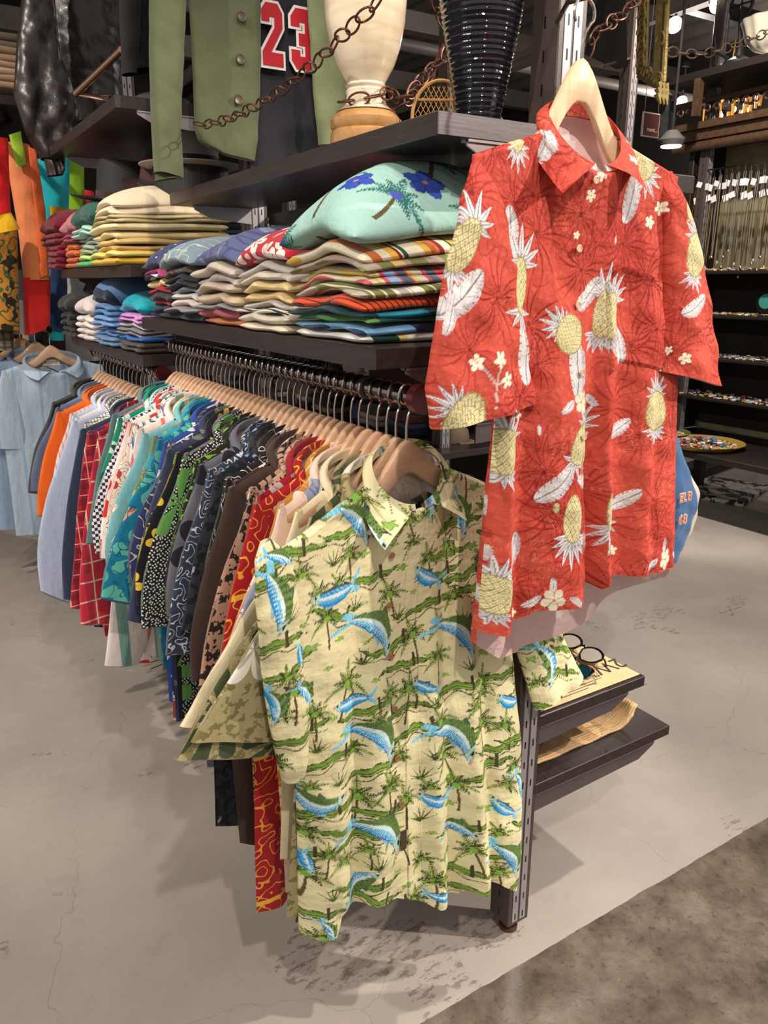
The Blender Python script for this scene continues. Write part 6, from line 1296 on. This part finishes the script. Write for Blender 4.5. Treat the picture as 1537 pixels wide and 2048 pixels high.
# gilt carved frame hanging beside the brass-lit post
gf_ = thing('gilt_frame', 'carved gilt picture frame hanging behind the red shirt, seen from the side', 'frame', tuple(at(1300, 100, Y=2.5))); Mg = mat('old_gilt', '#9a8450', .4, .55, .3, 60, .4, 150)
g = MB(); a1, a2, b1, b2 = at(1288, -80, Y=2.45), at(1283, 148, Y=2.45), at(1330, -80, Y=2.2), at(1318, 168, Y=2.2); o3 = Vector(gf_.location)
def bar(p, q, w, d):
    g.tube([Vector(p)-o3, Vector(q)-o3], w, 4); g.tube([Vector(p)-o3+Vector((-.01, -.03, 0)), Vector(q)-o3+Vector((-.01, -.03, 0))], w*.5, 8)
bar(a1, a2, .020, 0); bar(b1, b2, .022, 0); bar(a2, b2, .022, 0); g.build('frame_moulding', Mg, gf_)
sc = MB()
for (P_, Q_, n_) in ((a1, a2, 22), (a2, b2, 6), (b1, b2, 4)):
    for k in range(n_):
        c = Vector(P_).lerp(Vector(Q_), k/(n_-1)) - o3 + Vector((-.035, -.03, 0)); s_ = .014+.010*((k*7) % 3)/2
        sc.tube([c+Vector((0, s_*math.cos(a)*(1-a/8), s_*1.4*math.sin(a)*(1-a/8))) for a in np.linspace(0, 5.5, 12)], .006, 5)
for k in range(9): c = Vector(b2)-o3+Vector((-.05+.02*(k % 3), -.04, -.01-.018*(k//3))); sc.tube([c, c+Vector((.01, -.01, -.035))], [.014, .004], 6)
oo = sc.build('carved_scrolls', Mg, gf_, smooth=True); oo['kind'] = 'stuff'
# brass rod and dark lamp shade behind the hanger
tag(MB().tube([W(1205, 132, 2.3), tuple(at(1262, 116, Y=2.85))], .006, 8).build('brass_rod', mat('polished_brass', '#b9904e', .15, 1), smooth=True), 'short brass rod behind the pale maple hanger', 'rod')
tag(MB().prism([(-.16, 0), (.14, 0), (.05, .3), (-.04, .34)], .05).build('dark_shade', M_BLACK, loc=tuple(at(1205, 125, Y=2.6)), rot=(PI/2, 0, .3)), 'dark angular lamp shade behind the chain and the pale hanger', 'shade')
# small sign
_s = at(1300, 250, Y=2.6)
sg_ = thing('small_sign', 'small dark red placard with pale lettering right of the red collar', 'sign', tuple(at(1300, 250, Y=2.6))); MB().box((-.05, -.004, -.05), (.06, .004, .05)).build('sign_board', mat('sign_frame', '#b9a99a', .6), sg_); MB().box((-.045, -.006, -.045), (.055, -.004, .045)).build('sign_panel', mat('sign_red', '#4a1a1c', .6), sg_)
MB().tube([(-.04, 0, .05), (-.04, 0, 3.44-_s[2])], .0015, 5).tube([(.05, 0, .05), (.05, 0, 3.44-_s[2])], .0015, 5).build('sign_wire', M_HOOK, sg_)
text('ment...', .026, (.012, -.0065, -.02), (PI/2, 0, 0), mat('sign_text', '#cbb9a0', .7), sg_, name='sign_lettering')
# shelf above the cabinet with tureen, iron ornament, amber chandelier
tag(MB().box((cx-.30, 1.9, 2.60), (cx+.4, 3.55, 2.64)).build('cabinet_top_board', Mcd), 'dark board above the cabinet carrying the white tureen and the iron ornament', 'shelf')
tag(MB().box((cx-.30, 3.30, 2.40), (cx-.26, 3.34, 2.60)).build('wooden_block', Mcw), 'wooden block standing between the cabinet cornice and the board above it', 'block')
tu = thing('tureen', 'white fluted footed bowl at the right edge above the cabinet', 'bowl', tuple(at(1522, 252, X=cx-.1)[:2]) + (2.641,)); b = MB(); v_ = []; nT = 60
prof = [(.05, 0), (.055, .01), (.025, .03), (.03, .05), (.09, .07), (.135, .12), (.155, .18), (.17, .215), (.165, .222), (.15, .20), (.10, .12), (.001, .10)]
co = [((r*(1+.035*math.cos(k*2*PI/nT*12)*(1 if .05 < r else 0)))*math.cos(2*PI*k/nT), (r*(1+.035*math.cos(k*2*PI/nT*12)))*math.sin(2*PI*k/nT), z) for r, z in prof for k in range(nT)]
raw('bowl', co, [(i*nT+k, i*nT+(k+1) % nT, (i+1)*nT+(k+1) % nT, (i+1)*nT+k) for i in range(len(prof)-1) for k in range(nT)], mat('cream_porcelain', '#cfc6b2', .25, coat=.5), tu)
for s_ in (-1, 1): MB().tube([(0, s_*.155, .17), (0, s_*.19, .19), (0, s_*.195, .22), (0, s_*.165, .235)], .008, 8).build('handle', mat('cream_porcelain', '#cfc6b2', .25), tu, smooth=True)
Mi = mat('dark_iron', '#2b2c2c', .5, .6, .2, 40); pi_ = at(1462, 255, X=cx-.15); ir = thing('iron_ornament', 'dark wrought iron ornament with a wheel, left of the white tureen', 'ornament', (pi_[0], pi_[1], 2.641))
MB().lathe([(.001, 0), (.10, 0), (.09, .03), (.03, .06), (.012, .12), (.001, .12)], n=20).build('ornament_base', Mi, ir, smooth=True)
MB().tube([(0, 0, .1), (0, .02, .3)], .012, 8).tube([(0, .02+.07*math.cos(a), .33+.07*math.sin(a)) for a in np.linspace(0, 2*PI, 20, endpoint=False)], .01, 6, closed=True).tube([(0, -.05, .33), (0, .09, .33)], .006, 6).tube([(0, .02, .26), (0, .02, .40)], .006, 6).tube([(0, .06, .06), (0, .16, .12), (0, .18, .2)], .01, 6).build('ornament_wheel', Mi, ir, smooth=True)
ch_ = thing('amber_chandelier', 'glowing amber glass chandelier behind the iron ornament', 'chandelier', tuple(at(1455, 230, X=5.6)))
Mam = mat('amber_glass', '#c98b3a', .2, 0, emit='#e08a2c', estr=.5)
rr = random.Random(2)
for ring_, R_, zz in ((14, .22, .10), (11, .16, -.02), (7, .10, -.12)):
    for k in range(ring_):
        a = 2*PI*k/ring_; MB().tube([(R_*math.cos(a), R_*math.sin(a), zz+.07), (R_*math.cos(a), R_*math.sin(a), zz-.05)], [.014, .010], 6).build('glass_drop', Mam, ch_)
for k in range(4): a = 1.0+2*PI*k/4; MB().lathe([(.001, -.03), (.014, -.015), (.017, 0), (.001, .03)], c=(.12*math.cos(a), .12*math.sin(a), .02), n=12).build('bulb', mat('bulb_glow', '#ffffff', .3, emit='#ffd9a0', estr=14), ch_, smooth=True)
MB().lathe([(.001, .16), (.24, .16), (.24, .18), (.02, .20), (.008, .5), (.001, .5)], n=30).build('chandelier_frame', mat('polished_brass', '#b9904e', .15, 1), ch_, smooth=True)
_f = at(1343, 292, Y=3.2)
lp = thing('floodlight', 'white glowing lamp head right of the red collar', 'lamp', tuple(at(1343, 292, Y=3.2))); MB().lathe([(.001, 0), (.06, 0), (.075, .03), (.03, .08), (.001, .08)], n=24).build('lamp_head', mat('lamp_grey', '#6a6865', .4, .4), lp, smooth=True); MB().lathe([(.001, -.008), (.055, -.006), (.055, .001), (.001, .001)], n=24).build('lamp_glow', mat('lamp_glow', '#ffffff', .3, emit='#fff0ea', estr=40), lp, smooth=True)
MB().tube([(0, 0, .08), (0, 0, 3.55-_f[2])], .008, 8).build('lamp_cable', M_BLACK, lp)
le = thing('lantern', 'dark metal lantern standing above the white lamp head behind the red shirt', 'lantern', tuple(at(1330, 282, Y=3.35))); MB().lathe([(.001, 0), (.07, 0), (.075, .02), (.05, .05), (.055, .12), (.02, .16), (.012, .22), (.02, .24), (.001, .26)], n=8).build('lantern_body', Mi, le)
